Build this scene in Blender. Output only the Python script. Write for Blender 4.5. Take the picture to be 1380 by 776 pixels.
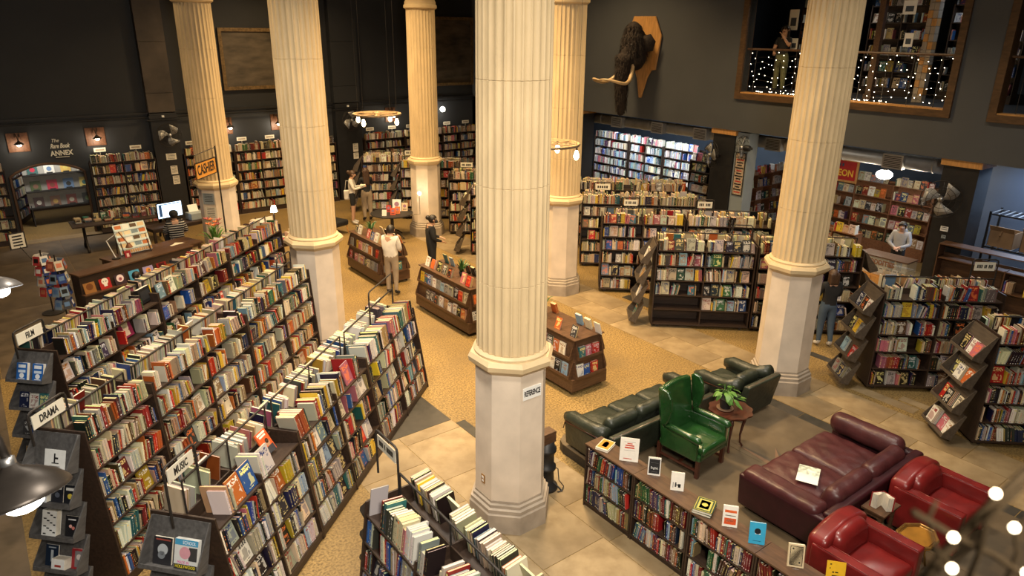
import bpy, bmesh, math, random
import numpy as np
from mathutils import Matrix, Vector, Euler
from mathutils.bvhtree import BVHTree
for o in list(bpy.data.objects): bpy.data.objects.remove(o)
scene = bpy.context.scene
COL = scene.collection
R = math.radians
rnd = random.Random(11)

# ------------------------------------------------------------------ camera
cam_d = bpy.data.cameras.new('camera'); cam = bpy.data.objects.new('camera', cam_d); COL.objects.link(cam)
F_PX = 953.9
cam_d.sensor_width = 36.0; cam_d.lens = 36.0*F_PX/1380.0
cam_d.clip_start = .05; cam_d.clip_end = 200
CAM = Vector((-4.765, -6.272, 6.0))
_p, _r, _y = .34782, .01022, .64988
_fw = Vector((math.sin(_y)*math.cos(_p), math.cos(_y)*math.cos(_p), -math.sin(_p)))
_rt = Vector((math.cos(_y), -math.sin(_y), 0)); _up = _rt.cross(_fw)
_rt2 = math.cos(_r)*_rt+math.sin(_r)*_up; _up2 = -math.sin(_r)*_rt+math.cos(_r)*_up
cam.matrix_world = Matrix(((_rt2.x,_up2.x,-_fw.x,CAM.x),(_rt2.y,_up2.y,-_fw.y,CAM.y),(_rt2.z,_up2.z,-_fw.z,CAM.z),(0,0,0,1)))
cam_d.dof.use_dof = True; cam_d.dof.focus_distance = 11.0; cam_d.dof.aperture_fstop = 3.6
scene.camera = cam

# ------------------------------------------------------------------ world, exposure, lights
w = bpy.data.worlds.new('world'); scene.world = w; w.use_nodes = True
bg = w.node_tree.nodes['Background']; bg.inputs[0].default_value = (1.0,.86,.68,1); bg.inputs[1].default_value = .012
vs = scene.view_settings
vs.view_transform = 'Standard'; vs.look = 'None'; vs.gamma = 1; vs.exposure = -0.1; vs.use_curve_mapping = False
def area(name, loc, size, power, col, aim=None, spread=170):
    l = bpy.data.lights.new(name, 'AREA'); l.shape = 'DISK'; l.size = size; l.energy = power; l.color = col; l.spread = R(spread)
    o = bpy.data.objects.new(name, l); COL.objects.link(o); o.location = loc
    d = (Vector(aim)-Vector(loc)) if aim else Vector((0,0,-1))
    o.rotation_euler = d.to_track_quat('-Z','Y').to_euler(); return o
def point(name, loc, rad, power, col):
    l = bpy.data.lights.new(name, 'POINT'); l.shadow_soft_size = rad; l.energy = power; l.color = col
    o = bpy.data.objects.new(name, l); COL.objects.link(o); o.location = loc; return o
WARM = (1,.76,.44); SOFT = (1,.87,.68); COOL = (.80,.90,1)
# ceiling pendants of the tall hall, above the frame
WARM = (1,.70,.36); SOFT = (1,.90,.76)
area('pendant_light', (2.6,-2.2,8.8), 1.0, 130, SOFT, spread=120)
area('pendant_light', (2.6,2.6,8.8), .9, 430, WARM, spread=120)
area('pendant_light', (3.0,6.4,8.8), .9, 430, WARM, spread=120)
area('pendant_light', (3.2,10.8,8.8), .9, 430, WARM, spread=120)
area('pendant_light', (3.4,15.0,8.8), .9, 340, WARM, spread=130)
area('pendant_light', (-2.2,2.6,8.8), 1.0, 300, SOFT, spread=120)
area('pendant_light', (-2.2,7.6,8.8), 1.0, 190, WARM, spread=120)
area('pendant_light', (-2.6,13.0,8.8), 1.0, 75, WARM, spread=130)
area('camera_side_fill', (-4.4,-7.6,7.6), 1.2, 420, SOFT, aim=(.4,1.0,2.2), spread=120)  # unseen fill light added behind the camera to brighten the column fronts
area('pendant_light', (-2.4,-3.2,8.8), 1.0, 200, SOFT, spread=120)
area('pendant_light', (8.6,3.6,8.8), 1.0, 275, WARM, spread=120)
area('pendant_light', (9.0,9.8,8.8), 1.0, 260, WARM, spread=130)
area('pendant_light', (8.2,-2.4,8.8), 1.0, 95, SOFT, spread=120)

# ------------------------------------------------------------------ materials
def mat(name, col, rough=.6, metal=0, var=.12, vscale=6, bump=0, bscale=40, stretch=None, spec=None, coat=0):
    m = bpy.data.materials.new(name); m.use_nodes = True; nt = m.node_tree; b = nt.nodes['Principled BSDF']
    b.inputs['Roughness'].default_value = rough; b.inputs['Metallic'].default_value = metal
    if coat: b.inputs['Coat Weight'].default_value = coat; b.inputs['Coat Roughness'].default_value = .15
    if spec is not None: b.inputs['Specular IOR Level'].default_value = spec
    tc = nt.nodes.new('ShaderNodeTexCoord'); mp = nt.nodes.new('ShaderNodeMapping')
    if stretch: mp.inputs['Scale'].default_value = stretch
    nt.links.new(tc.outputs['Object'], mp.inputs['Vector'])
    n = nt.nodes.new('ShaderNodeTexNoise'); n.inputs['Scale'].default_value = vscale; n.inputs['Detail'].default_value = 4
    nt.links.new(mp.outputs['Vector'], n.inputs['Vector'])
    rp = nt.nodes.new('ShaderNodeValToRGB')
    c = col
    rp.color_ramp.elements[0].position = .3; rp.color_ramp.elements[1].position = .7
    rp.color_ramp.elements[0].color = (c[0]*(1-var),c[1]*(1-var),c[2]*(1-var),1)
    rp.color_ramp.elements[1].color = (min(1,c[0]*(1+var)),min(1,c[1]*(1+var)),min(1,c[2]*(1+var)),1)
    nt.links.new(n.outputs['Fac'], rp.inputs['Fac']); nt.links.new(rp.outputs['Color'], b.inputs['Base Color'])
    if bump:
        n2 = nt.nodes.new('ShaderNodeTexNoise'); n2.inputs['Scale'].default_value = bscale; n2.inputs['Detail'].default_value = 5
        nt.links.new(mp.outputs['Vector'], n2.inputs['Vector'])
        bp = nt.nodes.new('ShaderNodeBump'); bp.inputs['Strength'].default_value = bump; bp.inputs['Distance'].default_value = .02
        nt.links.new(n2.outputs['Fac'], bp.inputs['Height']); nt.links.new(bp.outputs['Normal'], b.inputs['Normal'])
    return m
def emit(name, col, strength):
    m = bpy.data.materials.new(name); m.use_nodes = True; b = m.node_tree.nodes['Principled BSDF']
    b.inputs['Base Color'].default_value = (*col,1); b.inputs['Emission Color'].default_value = (*col,1); b.inputs['Emission Strength'].default_value = strength
    return m
def glassy(name, col, alpha=.25, rough=.05):
    m = bpy.data.materials.new(name); m.use_nodes = True; b = m.node_tree.nodes['Principled BSDF']
    b.inputs['Base Color'].default_value = (*col,1); b.inputs['Alpha'].default_value = alpha; b.inputs['Roughness'].default_value = rough
    return m
M = {}
M['wood'] = mat('dark_walnut', (.034,.019,.012), .5, var=.35, vscale=5, stretch=(1,6,6), bump=.1, bscale=30)
M['wood_mid'] = mat('brown_stained_wood', (.085,.042,.021), .42, var=.3, vscale=5, stretch=(1,6,6), bump=.08, bscale=30)
M['wood_grey'] = mat('grey_brown_wood', (.080,.076,.074), .6, var=.3, vscale=5, stretch=(1,6,6), bump=.1)
M['wood_red'] = mat('reddish_wood', (.20,.085,.038), .5, var=.25, vscale=4, stretch=(6,1,6), bump=.05)
M['wood_gold'] = mat('golden_oak', (.50,.25,.075), .45, var=.2, vscale=4, stretch=(6,6,1), bump=.05)
M['wood_black'] = mat('black_stained_wood', (.018,.015,.013), .55, var=.3, vscale=5, stretch=(1,6,6))
M['iron'] = mat('dark_iron', (.040,.034,.030), .5, .5, var=.3, vscale=20)
M['steel'] = mat('brushed_steel', (.46,.46,.46), .38, .9, var=.15, vscale=10)
M['black'] = mat('black_paint', (.011,.011,.012), .5, var=.2)
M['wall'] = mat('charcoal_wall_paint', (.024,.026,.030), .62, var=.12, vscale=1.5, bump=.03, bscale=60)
M['wall_r'] = mat('grey_wall_paint', (.066,.070,.074), .6, var=.06, vscale=1.2, bump=.03, bscale=60)
M['slate'] = mat('slate_blue_paint', (.045,.06,.085), .6, var=.1, vscale=2)
M['greyblue'] = mat('grey_blue_paint', (.25,.29,.31), .6, var=.08, vscale=2)
M['stone'] = mat('cream_stone', (.62,.475,.275), .62, var=.10, vscale=3, bump=.12, bscale=25, stretch=(1,1,.5))
M['stone_p'] = mat('pale_stone', (.66,.555,.44), .6, var=.12, vscale=2.5, bump=.06, bscale=30)
M['stone_b'] = mat('worn_grey_stone', (.34,.28,.215), .65, var=.2, vscale=4, bump=.1, bscale=20)
M['paper'] = mat('paper', (.74,.68,.56), .8, var=.06, vscale=30)
M['white'] = mat('white_card', (.80,.79,.75), .6, var=.03)
M['sign'] = mat('cream_sign_card', (.76,.72,.60), .6, var=.05)
M['ink'] = mat('black_ink', (.012,.011,.010), .6, var=.1)
M['red_ink'] = mat('red_ink', (.5,.05,.03), .6, var=.1)
M['bulb'] = emit('warm_bulb', (1,.72,.38), 30)
M['fairy'] = emit('fairy_bulb', (1,.84,.58), 14)
M['bulbw'] = emit('white_bulb', (1,.93,.80), 22)
M['glass'] = glassy('clear_glass', (.8,.85,.85), .14)
M['leaf'] = mat('leaf_green', (.08,.20,.03), .45, var=.35, vscale=8)
M['leaf_d'] = mat('dark_leaf', (.03,.09,.02), .45, var=.35, vscale=8)

# ------------------------------------------------------------------ mesh helpers
class MB:
    def __init__(s): s.v=[]; s.f=[]; s.mi=[]
    def add(s, vs, fs, Mx=None, mi=0):
        o=len(s.v)
        if Mx is not None: vs=[tuple(Mx@Vector(v)) for v in vs]
        s.v+= [tuple(v) for v in vs]; s.f+=[tuple(i+o for i in f) for f in fs]; s.mi+=[mi]*len(fs); return s
    def box(s,x0,x1,y0,y1,z0,z1,Mx=None,mi=0):
        return s.add([(x0,y0,z0),(x1,y0,z0),(x1,y1,z0),(x0,y1,z0),(x0,y0,z1),(x1,y0,z1),(x1,y1,z1),(x0,y1,z1)],
            [(3,2,1,0),(4,5,6,7),(0,1,5,4),(1,2,6,5),(2,3,7,6),(3,0,4,7)],Mx,mi)
    def cbox(s,c,d,Mx=None,mi=0):
        return s.box(c[0]-d[0]/2,c[0]+d[0]/2,c[1]-d[1]/2,c[1]+d[1]/2,c[2]-d[2]/2,c[2]+d[2]/2,Mx,mi)
    def prism(s,pts,h0,h1,Mx=None,mi=0,axis='z'):
        """extrude polygon pts (a,b) along axis from h0 to h1"""
        n=len(pts)
        def P(a,b,h): return {'z':(a,b,h),'x':(h,a,b),'y':(a,h,b)}[axis]
        vs=[P(a,b,h0) for a,b in pts]+[P(a,b,h1) for a,b in pts]
        fs=[tuple(range(n-1,-1,-1)),tuple(range(n,2*n))]+[(i,(i+1)%n,n+(i+1)%n,n+i) for i in range(n)]
        return s.add(vs,fs,Mx,mi)
    def lathe(s,prof,n=24,Mx=None,mi=0,cap=True):
        vs=[];fs=[]
        for r,z in prof:
            for i in range(n):
                a=2*math.pi*i/n; vs.append((r*math.cos(a),r*math.sin(a),z))
        for j in range(len(prof)-1):
            for i in range(n):
                a=j*n+i;b=j*n+(i+1)%n; fs.append((a,b,b+n,a+n))
        if cap:
            fs.append(tuple(range(n-1,-1,-1))); k=(len(prof)-1)*n; fs.append(tuple(range(k,k+n)))
        return s.add(vs,fs,Mx,mi)
    def tube(s,pts,r,n=8,Mx=None,mi=0,closed=False):
        pts=[Vector(p) for p in pts]; rs=r if isinstance(r,(list,tuple)) else [r]*len(pts)
        vs=[];fs=[];m=len(pts); ref=None
        for i,p in enumerate(pts):
            if closed: t=(pts[(i+1)%m]-pts[i-1])
            else: t=(pts[min(i+1,m-1)]-pts[max(i-1,0)])
            t.normalize()
            if ref is None:
                ref=Vector((0,0,1)) if abs(t.z)<.9 else Vector((1,0,0))
            a=ref-t*ref.dot(t)
            if a.length<1e-4: a=Vector((1,0,0))-t*t.x
            a.normalize(); b=t.cross(a); ref=a
            for k in range(n):
                q=2*math.pi*k/n; vs.append(tuple(p+(a*math.cos(q)+b*math.sin(q))*rs[i]))
        for i in range(m if closed else m-1):
            for k in range(n):
                a0=i*n+k;b0=i*n+(k+1)%n;c0=((i+1)%m)*n+(k+1)%n;d0=((i+1)%m)*n+k; fs.append((a0,b0,c0,d0))
        if not closed: fs.append(tuple(range(n-1,-1,-1))); fs.append(tuple(range((m-1)*n,m*n)))
        return s.add(vs,fs,Mx,mi)
    def rbox(s,x0,x1,y0,y1,z0,z1,r,n=6,Mx=None,mi=0,puff=0,fn=None):
        """rounded box; puff bulges the top"""
        c=((x0+x1)/2,(y0+y1)/2,(z0+z1)/2); h=((x1-x0)/2,(y1-y0)/2,(z1-z0)/2); r=min(r,*h)
        key={};vs=[];fs=[]
        def vert(p):
            k=(round(p[0],5),round(p[1],5),round(p[2],5))
            if k in key: return key[k]
            q=[p[i]*h[i] for i in range(3)]
            inn=[max(-(h[i]-r),min(h[i]-r,q[i])) for i in range(3)]
            d=[q[i]-inn[i] for i in range(3)]; L=math.sqrt(sum(t*t for t in d))
            if L>1e-9: q=[inn[i]+d[i]/L*r for i in range(3)]
            if puff and p[2]>.0: q[2]+=puff*(1-p[0]**2)*(1-p[1]**2)*p[2]
            q=[q[i]+c[i] for i in range(3)]
            if fn: q=fn(q)
            key[k]=len(vs); vs.append(tuple(q)); return key[k]
        # non-uniform grid: dense near edges
        def gr(hh):
            e=min(1,r/hh); g=[-1,-1+e*.25,-1+e*.6,-1+e]; m=[(-1+e)+(2-2*e)*i/n for i in range(1,n)]
            g=g+m+[1-e,1-e*.6,1-e*.25,1]; o=[]
            for t in g:
                if not o or t-o[-1]>1e-4: o.append(t)
            return o
        G=[gr(x) for x in h]
        for ax in range(3):
            u,v=[(1,2),(2,0),(0,1)][ax]
            for sg in (-1,1):
                for i in range(len(G[u])-1):
                    for j in range(len(G[v])-1):
                        q=[]
                        for a,b in ((i,j),(i+1,j),(i+1,j+1),(i,j+1)):
                            p=[0,0,0]; p[ax]=sg;p[u]=G[u][a];p[v]=G[v][b]; q.append(vert(p))
                        if sg<0:q=q[::-1]
                        if len(set(q))>=3: fs.append(tuple(dict.fromkeys(q)))
        return s.add(vs,fs,Mx,mi)
    def sphere(s,c,r,n=12,Mx=None,mi=0):
        rr=r if isinstance(r,(tuple,list)) else (r,r,r)
        prof=[]; vs=[];fs=[]
        for j in range(n//2+1):
            t=math.pi*j/(n//2)
            for i in range(n):
                a=2*math.pi*i/n; vs.append((c[0]+rr[0]*math.sin(t)*math.cos(a),c[1]+rr[1]*math.sin(t)*math.sin(a),c[2]-rr[2]*math.cos(t)))
        for j in range(n//2):
            for i in range(n):
                a=j*n+i;b=j*n+(i+1)%n; fs.append((a,b,b+n,a+n))
        return s.add(vs,fs,Mx,mi)
    def mesh(s,name,mats,smooth=False):
        me=bpy.data.meshes.new(name); me.from_pydata(s.v,[],s.f)
        for m in (mats if isinstance(mats,(list,tuple)) else [mats]): me.materials.append(M[m] if isinstance(m,str) else m)
        if len(set(s.mi))>1: me.polygons.foreach_set('material_index',s.mi)
        if smooth: me.polygons.foreach_set('use_smooth',[True]*len(me.polygons))
        me.update(); return me
    def build(s,name,mats,parent=None,smooth=False,loc=None,rz=0,Mx=None):
        return link(name,s.mesh(name,mats,smooth),parent,loc,rz,Mx)
def link(name,me,parent=None,loc=None,rz=0,Mx=None):
    o=bpy.data.objects.new(name,me); COL.objects.link(o)
    if parent: o.parent=parent
    if Mx is not None: o.matrix_local=Mx
    else:
        if loc: o.location=loc
        if rz: o.rotation_euler=(0,0,rz)
    return o
def tag(o,label=None,cat=None,group=None,kind=None):
    if label: o['label']=label
    if cat: o['category']=cat
    if group: o['group']=group
    if kind: o['kind']=kind
    return o
def thing(name,label,cat,loc=(0,0,0),rz=0,group=None):
    o=bpy.data.objects.new(name,None); COL.objects.link(o); o.location=loc; o.rotation_euler=(0,0,rz); o.empty_display_size=.1
    return tag(o,label,cat,group)
def struct(name,mb,mats,parent=None,smooth=False,**k):
    o=mb.build(name,mats,parent,smooth,**k)
    if not parent: o['kind']='structure'
    return o
def T(x,y,z): return Matrix.Translation((x,y,z))
def RZ(a): return Matrix.Rotation(a,4,'Z')
def RX(a): return Matrix.Rotation(a,4,'X')
def RY(a): return Matrix.Rotation(a,4,'Y')
_tc={}
def text_mesh(txt,size,ext=.002,xs=.6,bold=.0,ital=0,space=1.0):
    k=(txt,size,ext,xs,bold,ital)
    if k in _tc: return _tc[k]
    cu=bpy.data.curves.new('lettering','FONT'); cu.body=txt; cu.size=size; cu.extrude=ext; cu.align_x='CENTER'; cu.align_y='CENTER'; cu.offset=bold; cu.shear=ital
    cu.resolution_u=3; cu.space_line=.85; cu.space_character=space
    o=bpy.data.objects.new('lettering_tmp',cu); me=bpy.data.meshes.new_from_object(o)
    me.transform(Matrix.Diagonal((xs,1,1,1))); bpy.data.objects.remove(o); bpy.data.curves.remove(cu); me.materials.clear()
    _tc[k]=me; return me
def text(txt,size,material,parent,Mx,xs=.6,bold=.0,ext=.0015,name='lettering',ital=0,space=1.0):
    """text lies in local XY, reading along +X, facing +Z"""
    me=text_mesh(txt,size,ext,xs,bold,ital,space).copy(); me.materials.append(M[material] if isinstance(material,str) else material)
    return link(name,me,parent,Mx=Mx)
UPRIGHT=RX(math.pi/2)    # text plane XY -> XZ, facing -Y
ORD=['zeroth','first','second','third','fourth','fifth','sixth','seventh','eighth','ninth','tenth','eleventh','twelfth','thirteenth','fourteenth','fifteenth','sixteenth','seventeenth','eighteenth','nineteenth','twentieth']
def ordn(i):
    if i<=20: return ORD[i]
    t=['','','twenty','thirty','forty','fifty','sixty','seventy'][i//10]
    return t+'-'+ORD[i%10] if i%10 else t[:-1]+'ieth'
# ------------------------------------------------------------------ floor
def floor_mat(name, c1, c2, c3, sc, rough=.45):
    m=bpy.data.materials.new(name); m.use_nodes=True; nt=m.node_tree; b=nt.nodes['Principled BSDF']; b.inputs['Roughness'].default_value=rough
    tc=nt.nodes.new('ShaderNodeTexCoord'); L=nt.links.new
    n1=nt.nodes.new('ShaderNodeTexNoise'); n1.inputs['Scale'].default_value=sc; n1.inputs['Detail'].default_value=3
    n2=nt.nodes.new('ShaderNodeTexNoise'); n2.inputs['Scale'].default_value=.55; n2.inputs['Detail'].default_value=6
    L(tc.outputs['Object'],n1.inputs['Vector']); L(tc.outputs['Object'],n2.inputs['Vector'])
    r1=nt.nodes.new('ShaderNodeValToRGB'); r1.color_ramp.elements[0].position=.36; r1.color_ramp.elements[1].position=.6
    r1.color_ramp.elements[0].color=(*c1,1); r1.color_ramp.elements[1].color=(*c2,1)
    r2=nt.nodes.new('ShaderNodeValToRGB'); r2.color_ramp.elements[0].position=.42; r2.color_ramp.elements[1].position=.62
    r2.color_ramp.elements[0].color=(0,0,0,1); r2.color_ramp.elements[1].color=(.55,.55,.55,1)
    mx=nt.nodes.new('ShaderNodeMix'); mx.data_type='RGBA'
    oi=nt.nodes.new('ShaderNodeObjectInfo'); hs=nt.nodes.new('ShaderNodeHueSaturation')
    mr=nt.nodes.new('ShaderNodeMapRange'); mr.inputs['To Min'].default_value=.82; mr.inputs['To Max'].default_value=1.10
    L(oi.outputs['Random'],mr.inputs['Value']); L(mr.outputs['Result'],hs.inputs['Value'])
    L(n1.outputs['Fac'],r1.inputs['Fac']); L(n2.outputs['Fac'],r2.inputs['Fac'])
    L(r2.outputs['Color'],mx.inputs['Factor']); L(r1.outputs['Color'],mx.inputs[6]); mx.inputs[7].default_value=(*c3,1)
    L(mx.outputs[2],hs.inputs['Color']); L(hs.outputs['Color'],b.inputs['Base Color'])
    rr=nt.nodes.new('ShaderNodeMapRange'); rr.inputs['To Min'].default_value=rough-.12; rr.inputs['To Max'].default_value=rough+.2
    L(n2.outputs['Fac'],rr.inputs['Value']); L(rr.outputs['Result'],b.inputs['Roughness'])
    return m
M['terrazzo']=floor_mat('golden_terrazzo',(.11,.066,.020),(.31,.205,.072),(.13,.085,.034),34)
M['tile']=floor_mat('worn_marble_tile',(.24,.17,.088),(.33,.245,.135),(.15,.105,.055),4)
M['tile_d']=floor_mat('dark_marble',(.028,.026,.021),(.045,.040,.032),(.06,.05,.038),7)
M['ply']=floor_mat('worn_platform_boards',(.105,.075,.042),(.145,.105,.060),(.07,.05,.03),3)
b=MB(); b.box(-9,19,-9,26,-.12,0); FLOOR=struct('floor',b,'terrazzo')
FLOOR['label']='golden terrazzo hall floor'
tile_cache={}
def ftile(x0,x1,y0,y1,m='tile'):
    k=(round(x1-x0,3),round(y1-y0,3),m)
    if k not in tile_cache:
        hx,hy=(x1-x0)/2-.004,(y1-y0)/2-.004; q=MB()
        q.add([(-hx,-hy,-.01),(hx,-hy,-.01),(hx,hy,-.01),(-hx,hy,-.01),(-hx+.002,-hy+.002,.004),(hx-.002,-hy+.002,.004),(hx-.002,hy-.002,.004),(-hx+.002,hy-.002,.004)],
              [(4,5,6,7),(0,1,5,4),(1,2,6,5),(2,3,7,6),(3,0,4,7)])
        tile_cache[k]=q.mesh('floor_tile',m)
    return link('floor_tile',tile_cache[k],FLOOR,loc=((x0+x1)/2,(y0+y1)/2,0))
def band(x0,x1,y0,y1,nx,dy,skip=None):
    dx=(x1-x0)/nx
    for i in range(nx):
        y=y0-(dy*.5 if i%2 else 0)
        while y<y1-.01:
            a,bb=max(y,y0),min(y+dy,y1)
            if bb-a>.05 and not(skip and skip((x0+(i+.5)*dx),(a+bb)/2)): ftile(x0+i*dx,x0+(i+1)*dx,a,bb)
            y+=dy
band(-1.35,.62,-7.2,2.42,2,1.1)
ftile(-.55,.62,2.42,3.52,'tile_d'); ftile(.62,.80,1.75,2.30,'tile_d'); ftile(.62,1.10,1.55,1.75,'tile_d')
band(.62,1.30,-7.2,.70,1,.85)
band(5.56,6.86,-6.2,12.6,2,1.25)
band(-1.35,.62,3.52,15.0,2,1.2)
for i in range(7): ftile(5.06,5.55,-4.9+i*.8,-4.9+(i+1)*.8,'tile_d')
ftile(7.0,7.45,4.0,4.85,'tile_d'); ftile(7.7,7.9,-.35,.4,'tile_d'); ftile(7.0,7.25,-2.0,-.9); ftile(7.3,7.5,-3.0,-1.6)
M['conc']=floor_mat('brown_concrete',(.085,.062,.038),(.13,.095,.06),(.06,.044,.028),3)
def cband(x0,x1,y0,y1,n,m):
    for i in range(n):
        for k in range(m): ftile(x0+(x1-x0)*i/n,x0+(x1-x0)*(i+1)/n,y0+(y1-y0)*k/m,y0+(y1-y0)*(k+1)/m,'conc')
cband(-9,-1.35,8.4,18.1,4,5); cband(-9,-5.2,-2,8.4,2,5)
band(-6.0,12.0,18.15,18.6,9,.6)
# ------------------------------------------------------------------ walls
WL=18.6
def arch_wall():
    q=MB(); x0,x1,zs,zc=-4.08,-2.2,1.9,2.2
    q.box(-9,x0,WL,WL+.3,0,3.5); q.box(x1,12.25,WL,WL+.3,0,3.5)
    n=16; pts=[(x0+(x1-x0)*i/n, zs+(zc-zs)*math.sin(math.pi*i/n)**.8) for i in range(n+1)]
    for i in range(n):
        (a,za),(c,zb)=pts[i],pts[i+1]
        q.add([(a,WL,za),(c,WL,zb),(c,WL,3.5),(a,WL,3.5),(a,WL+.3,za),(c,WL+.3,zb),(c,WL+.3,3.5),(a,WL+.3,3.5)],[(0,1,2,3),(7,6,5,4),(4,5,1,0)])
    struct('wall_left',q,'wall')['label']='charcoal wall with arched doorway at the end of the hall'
    t=MB(); t.tube([(x,WL-.02,z) for x,z in pts],.035,6); t.tube([(x0,WL-.02,0),(x0,WL-.02,zs)],.035,6); t.tube([(x1,WL-.02,0),(x1,WL-.02,zs)],.035,6)
    struct('trim_1',t,'wood_mid')['label']='thin wooden trim round the arched doorway'
arch_wall()
M['wall_up']=mat('shade_darkened_wall_paint',(.016,.017,.019),.6,var=.15,vscale=1.2,bump=.03,bscale=60)  # wall colour darkened to stand for shade above the sconces' reach
q=MB(); q.box(-9,12.25,WL,WL+.3,3.5,9.4); struct('wall_left_upper',q,'wall_up')['label']='near-black upper wall above the ledge, shade put into its colour'
q=MB(); q.box(-9,12.0,WL-.10,WL,3.46,3.53); q.tube([(-9,WL-.14,3.38),(12,WL-.14,3.38)],.025,6); struct('trim_2',q,'black')['label']='black ledge and conduit along the dark wall'
# pilasters against the dark wall
M['pil']=mat('brown_stone_pilaster',(.062,.047,.034),.6,var=.4,vscale=1.6,bump=.1,bscale=14)
for nx,(a,c,lab) in enumerate([(-.22,.55,'brown stone pilaster with black foot left of the painting'),(5.86,6.85,'wide black and brown pilaster right of the painting')]):
    t=thing('pilaster',lab,'pilaster',((a+c)/2,WL-.15,0)); h=(c-a)/2
    q=MB(); q.box(-h,h,-.17,.14,0,3.5); q.build('pilaster_foot','black',t)
    for k,(z0,z1) in enumerate([(3.53,4.1),(4.11,5.6),(5.61,7.4),(7.41,9.3)]):
        q=MB(); q.box(-h,h,-.15,.14,z0,z1); q.build('stone_block','pil' if nx==0 else 'wall_up',t)
    q=MB(); q.box(-h-.03,h+.03,-.2,-.0,3.36,3.44); q.tube([(-h-.1,-.2,3.3),(h+.1,-.2,3.3)],.02,6); q.build('conduit','black',t)
    q=MB(); q.box(-.05,.02,-.23,-.17,3.38,3.44); q.build('junction_box','white',t)
# framed paintings on the upper wall
M['canvas']=mat('dim_sea_painting',(.080,.062,.042),.7,var=.55,vscale=1.4,stretch=(1,1,3),bump=.05)
M['gilt']=mat('dull_gilt_frame',(.16,.10,.04),.5,.3,var=.4,vscale=16,bump=.4,bscale=30)
def painting(x0,x1,z0,z1,lab):
    t=thing('painting',lab,'painting',((x0+x1)/2,WL,z0)); hw=(x1-x0)/2; h=z1-z0; f=.11
    q=MB(); q.box(-hw+f,hw-f,-.05,-.003,f,h-f); q.build('canvas','canvas',t)
    for nm,bx_ in (('frame_rail',(-hw,hw,-.10,-.003,0,f)),('frame_rail',(-hw,hw,-.10,-.003,h-f,h)),('frame_stile',(-hw,-hw+f,-.10,-.003,f,h-f)),('frame_stile',(hw-f,hw,-.10,-.003,f,h-f))):
        q=MB(); q.box(*bx_); q.build(nm,'gilt',t)
painting(2.18,5.2,4.09,6.02,'wide dim seascape painting in a dull gilt frame on the dark wall')
painting(9.8,12.0,3.95,6.5,'shadowy painting high on the dark wall beside the corner')
# right wall (gallery front) with two openings
XR=12.0
q=MB()
def wr(y0,y1,z0,z1): q.box(XR,XR+.25,y0,y1,z0,z1)
wr(-9,18.6,3.5,4.5); wr(5.72,18.6,4.5,9.4); wr(-.46,.56,4.5,9.4); wr(-9,-.46,7.3,9.4); wr(.56,5.72,7.3,9.4); wr(-9,-5.6,4.5,7.3)
struct('wall_right',q,'wall_r')['label']='grey gallery wall above the open back room'
q=MB(); q.box(XR+.25,19,-9,18.6,3.5,4.5); struct('ceiling',q,'wall')['label']='ceiling slab over the back room'
q=MB(); q.box(18.7,19,-9,18.6,0,3.5); q.box(18.7,19,-9,18.6,4.5,9.4); struct('wall_back',q,'slate')['label']='slate back wall of the rear room'
q=MB(); q.box(XR,19,18.6,18.9,0,9.4); struct('wall_far',q,'wall')['label']='far end wall of the rear room'
M['wframe']=mat('brown_window_frame',(.085,.044,.017),.45,var=.35,vscale=5,stretch=(4,1,4),bump=.15)
def opening(n,y0,y1,z0,z1,lab):
    t=bpy.data.objects.new('window_%d'%n,None); COL.objects.link(t); t.location=(XR,(y0+y1)/2,z0); tag(t,lab,kind='structure'); h=(y1-y0)/2; H=z1-z0; f=.15
    for nm,bb in (('window_frame',(-.07,.27,-h,h,-f,.0)),('window_frame',(-.07,.27,-h,h,H,H+f)),('window_frame',(-.07,.27,-h-f,-h,-f,H+f)),('window_frame',(-.07,.27,h,h+f,-f,H+f))):
        q=MB(); q.box(*bb); q.build(nm,'wframe',t)
    q=MB(); q.box(-.03,.24,-h,h,0,.03); q.build('window_sill','wood_gold',t)
    q=MB(); q.tube([(.10,-h,1.12),(.10,h,1.12)],.028,8); q.build('guard_rail','wood_mid',t)
    for i in range(9):
        q=MB(); y=-h+2*h*(i+.5)/9; q.tube([(.10,y,.03),(.10,y,1.12)],.008,6); q.build('baluster','iron',t)
    return t
opening(1,.56,5.72,4.5,7.3,'brown framed gallery opening with railing and fairy lights')
opening(2,-5.6,-.46,4.5,7.3,'brown framed gallery opening at the right edge')
# black pillars under the gallery
for y,lab in ((12.5,'black square pillar left of the brightly lit white bookshelves'),(6.15,'black square pillar with a wall fan right of the bright shelves'),(0.0,'black square pillar with a large fan beside the counter')):
    t=thing('pillar',lab,'pillar',(12.42,y,0)); q=MB(); q.box(-.34,.34,-.36,.36,0,3.36); q.build('shaft','black',t)
    q=MB(); q.box(-.37,.37,-.39,.39,0,.14); q.build('foot','black',t)
    q=MB(); q.box(-.39,.39,-.41,.41,3.36,3.5); q.build('cap_board','wood_gold',t)
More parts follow.
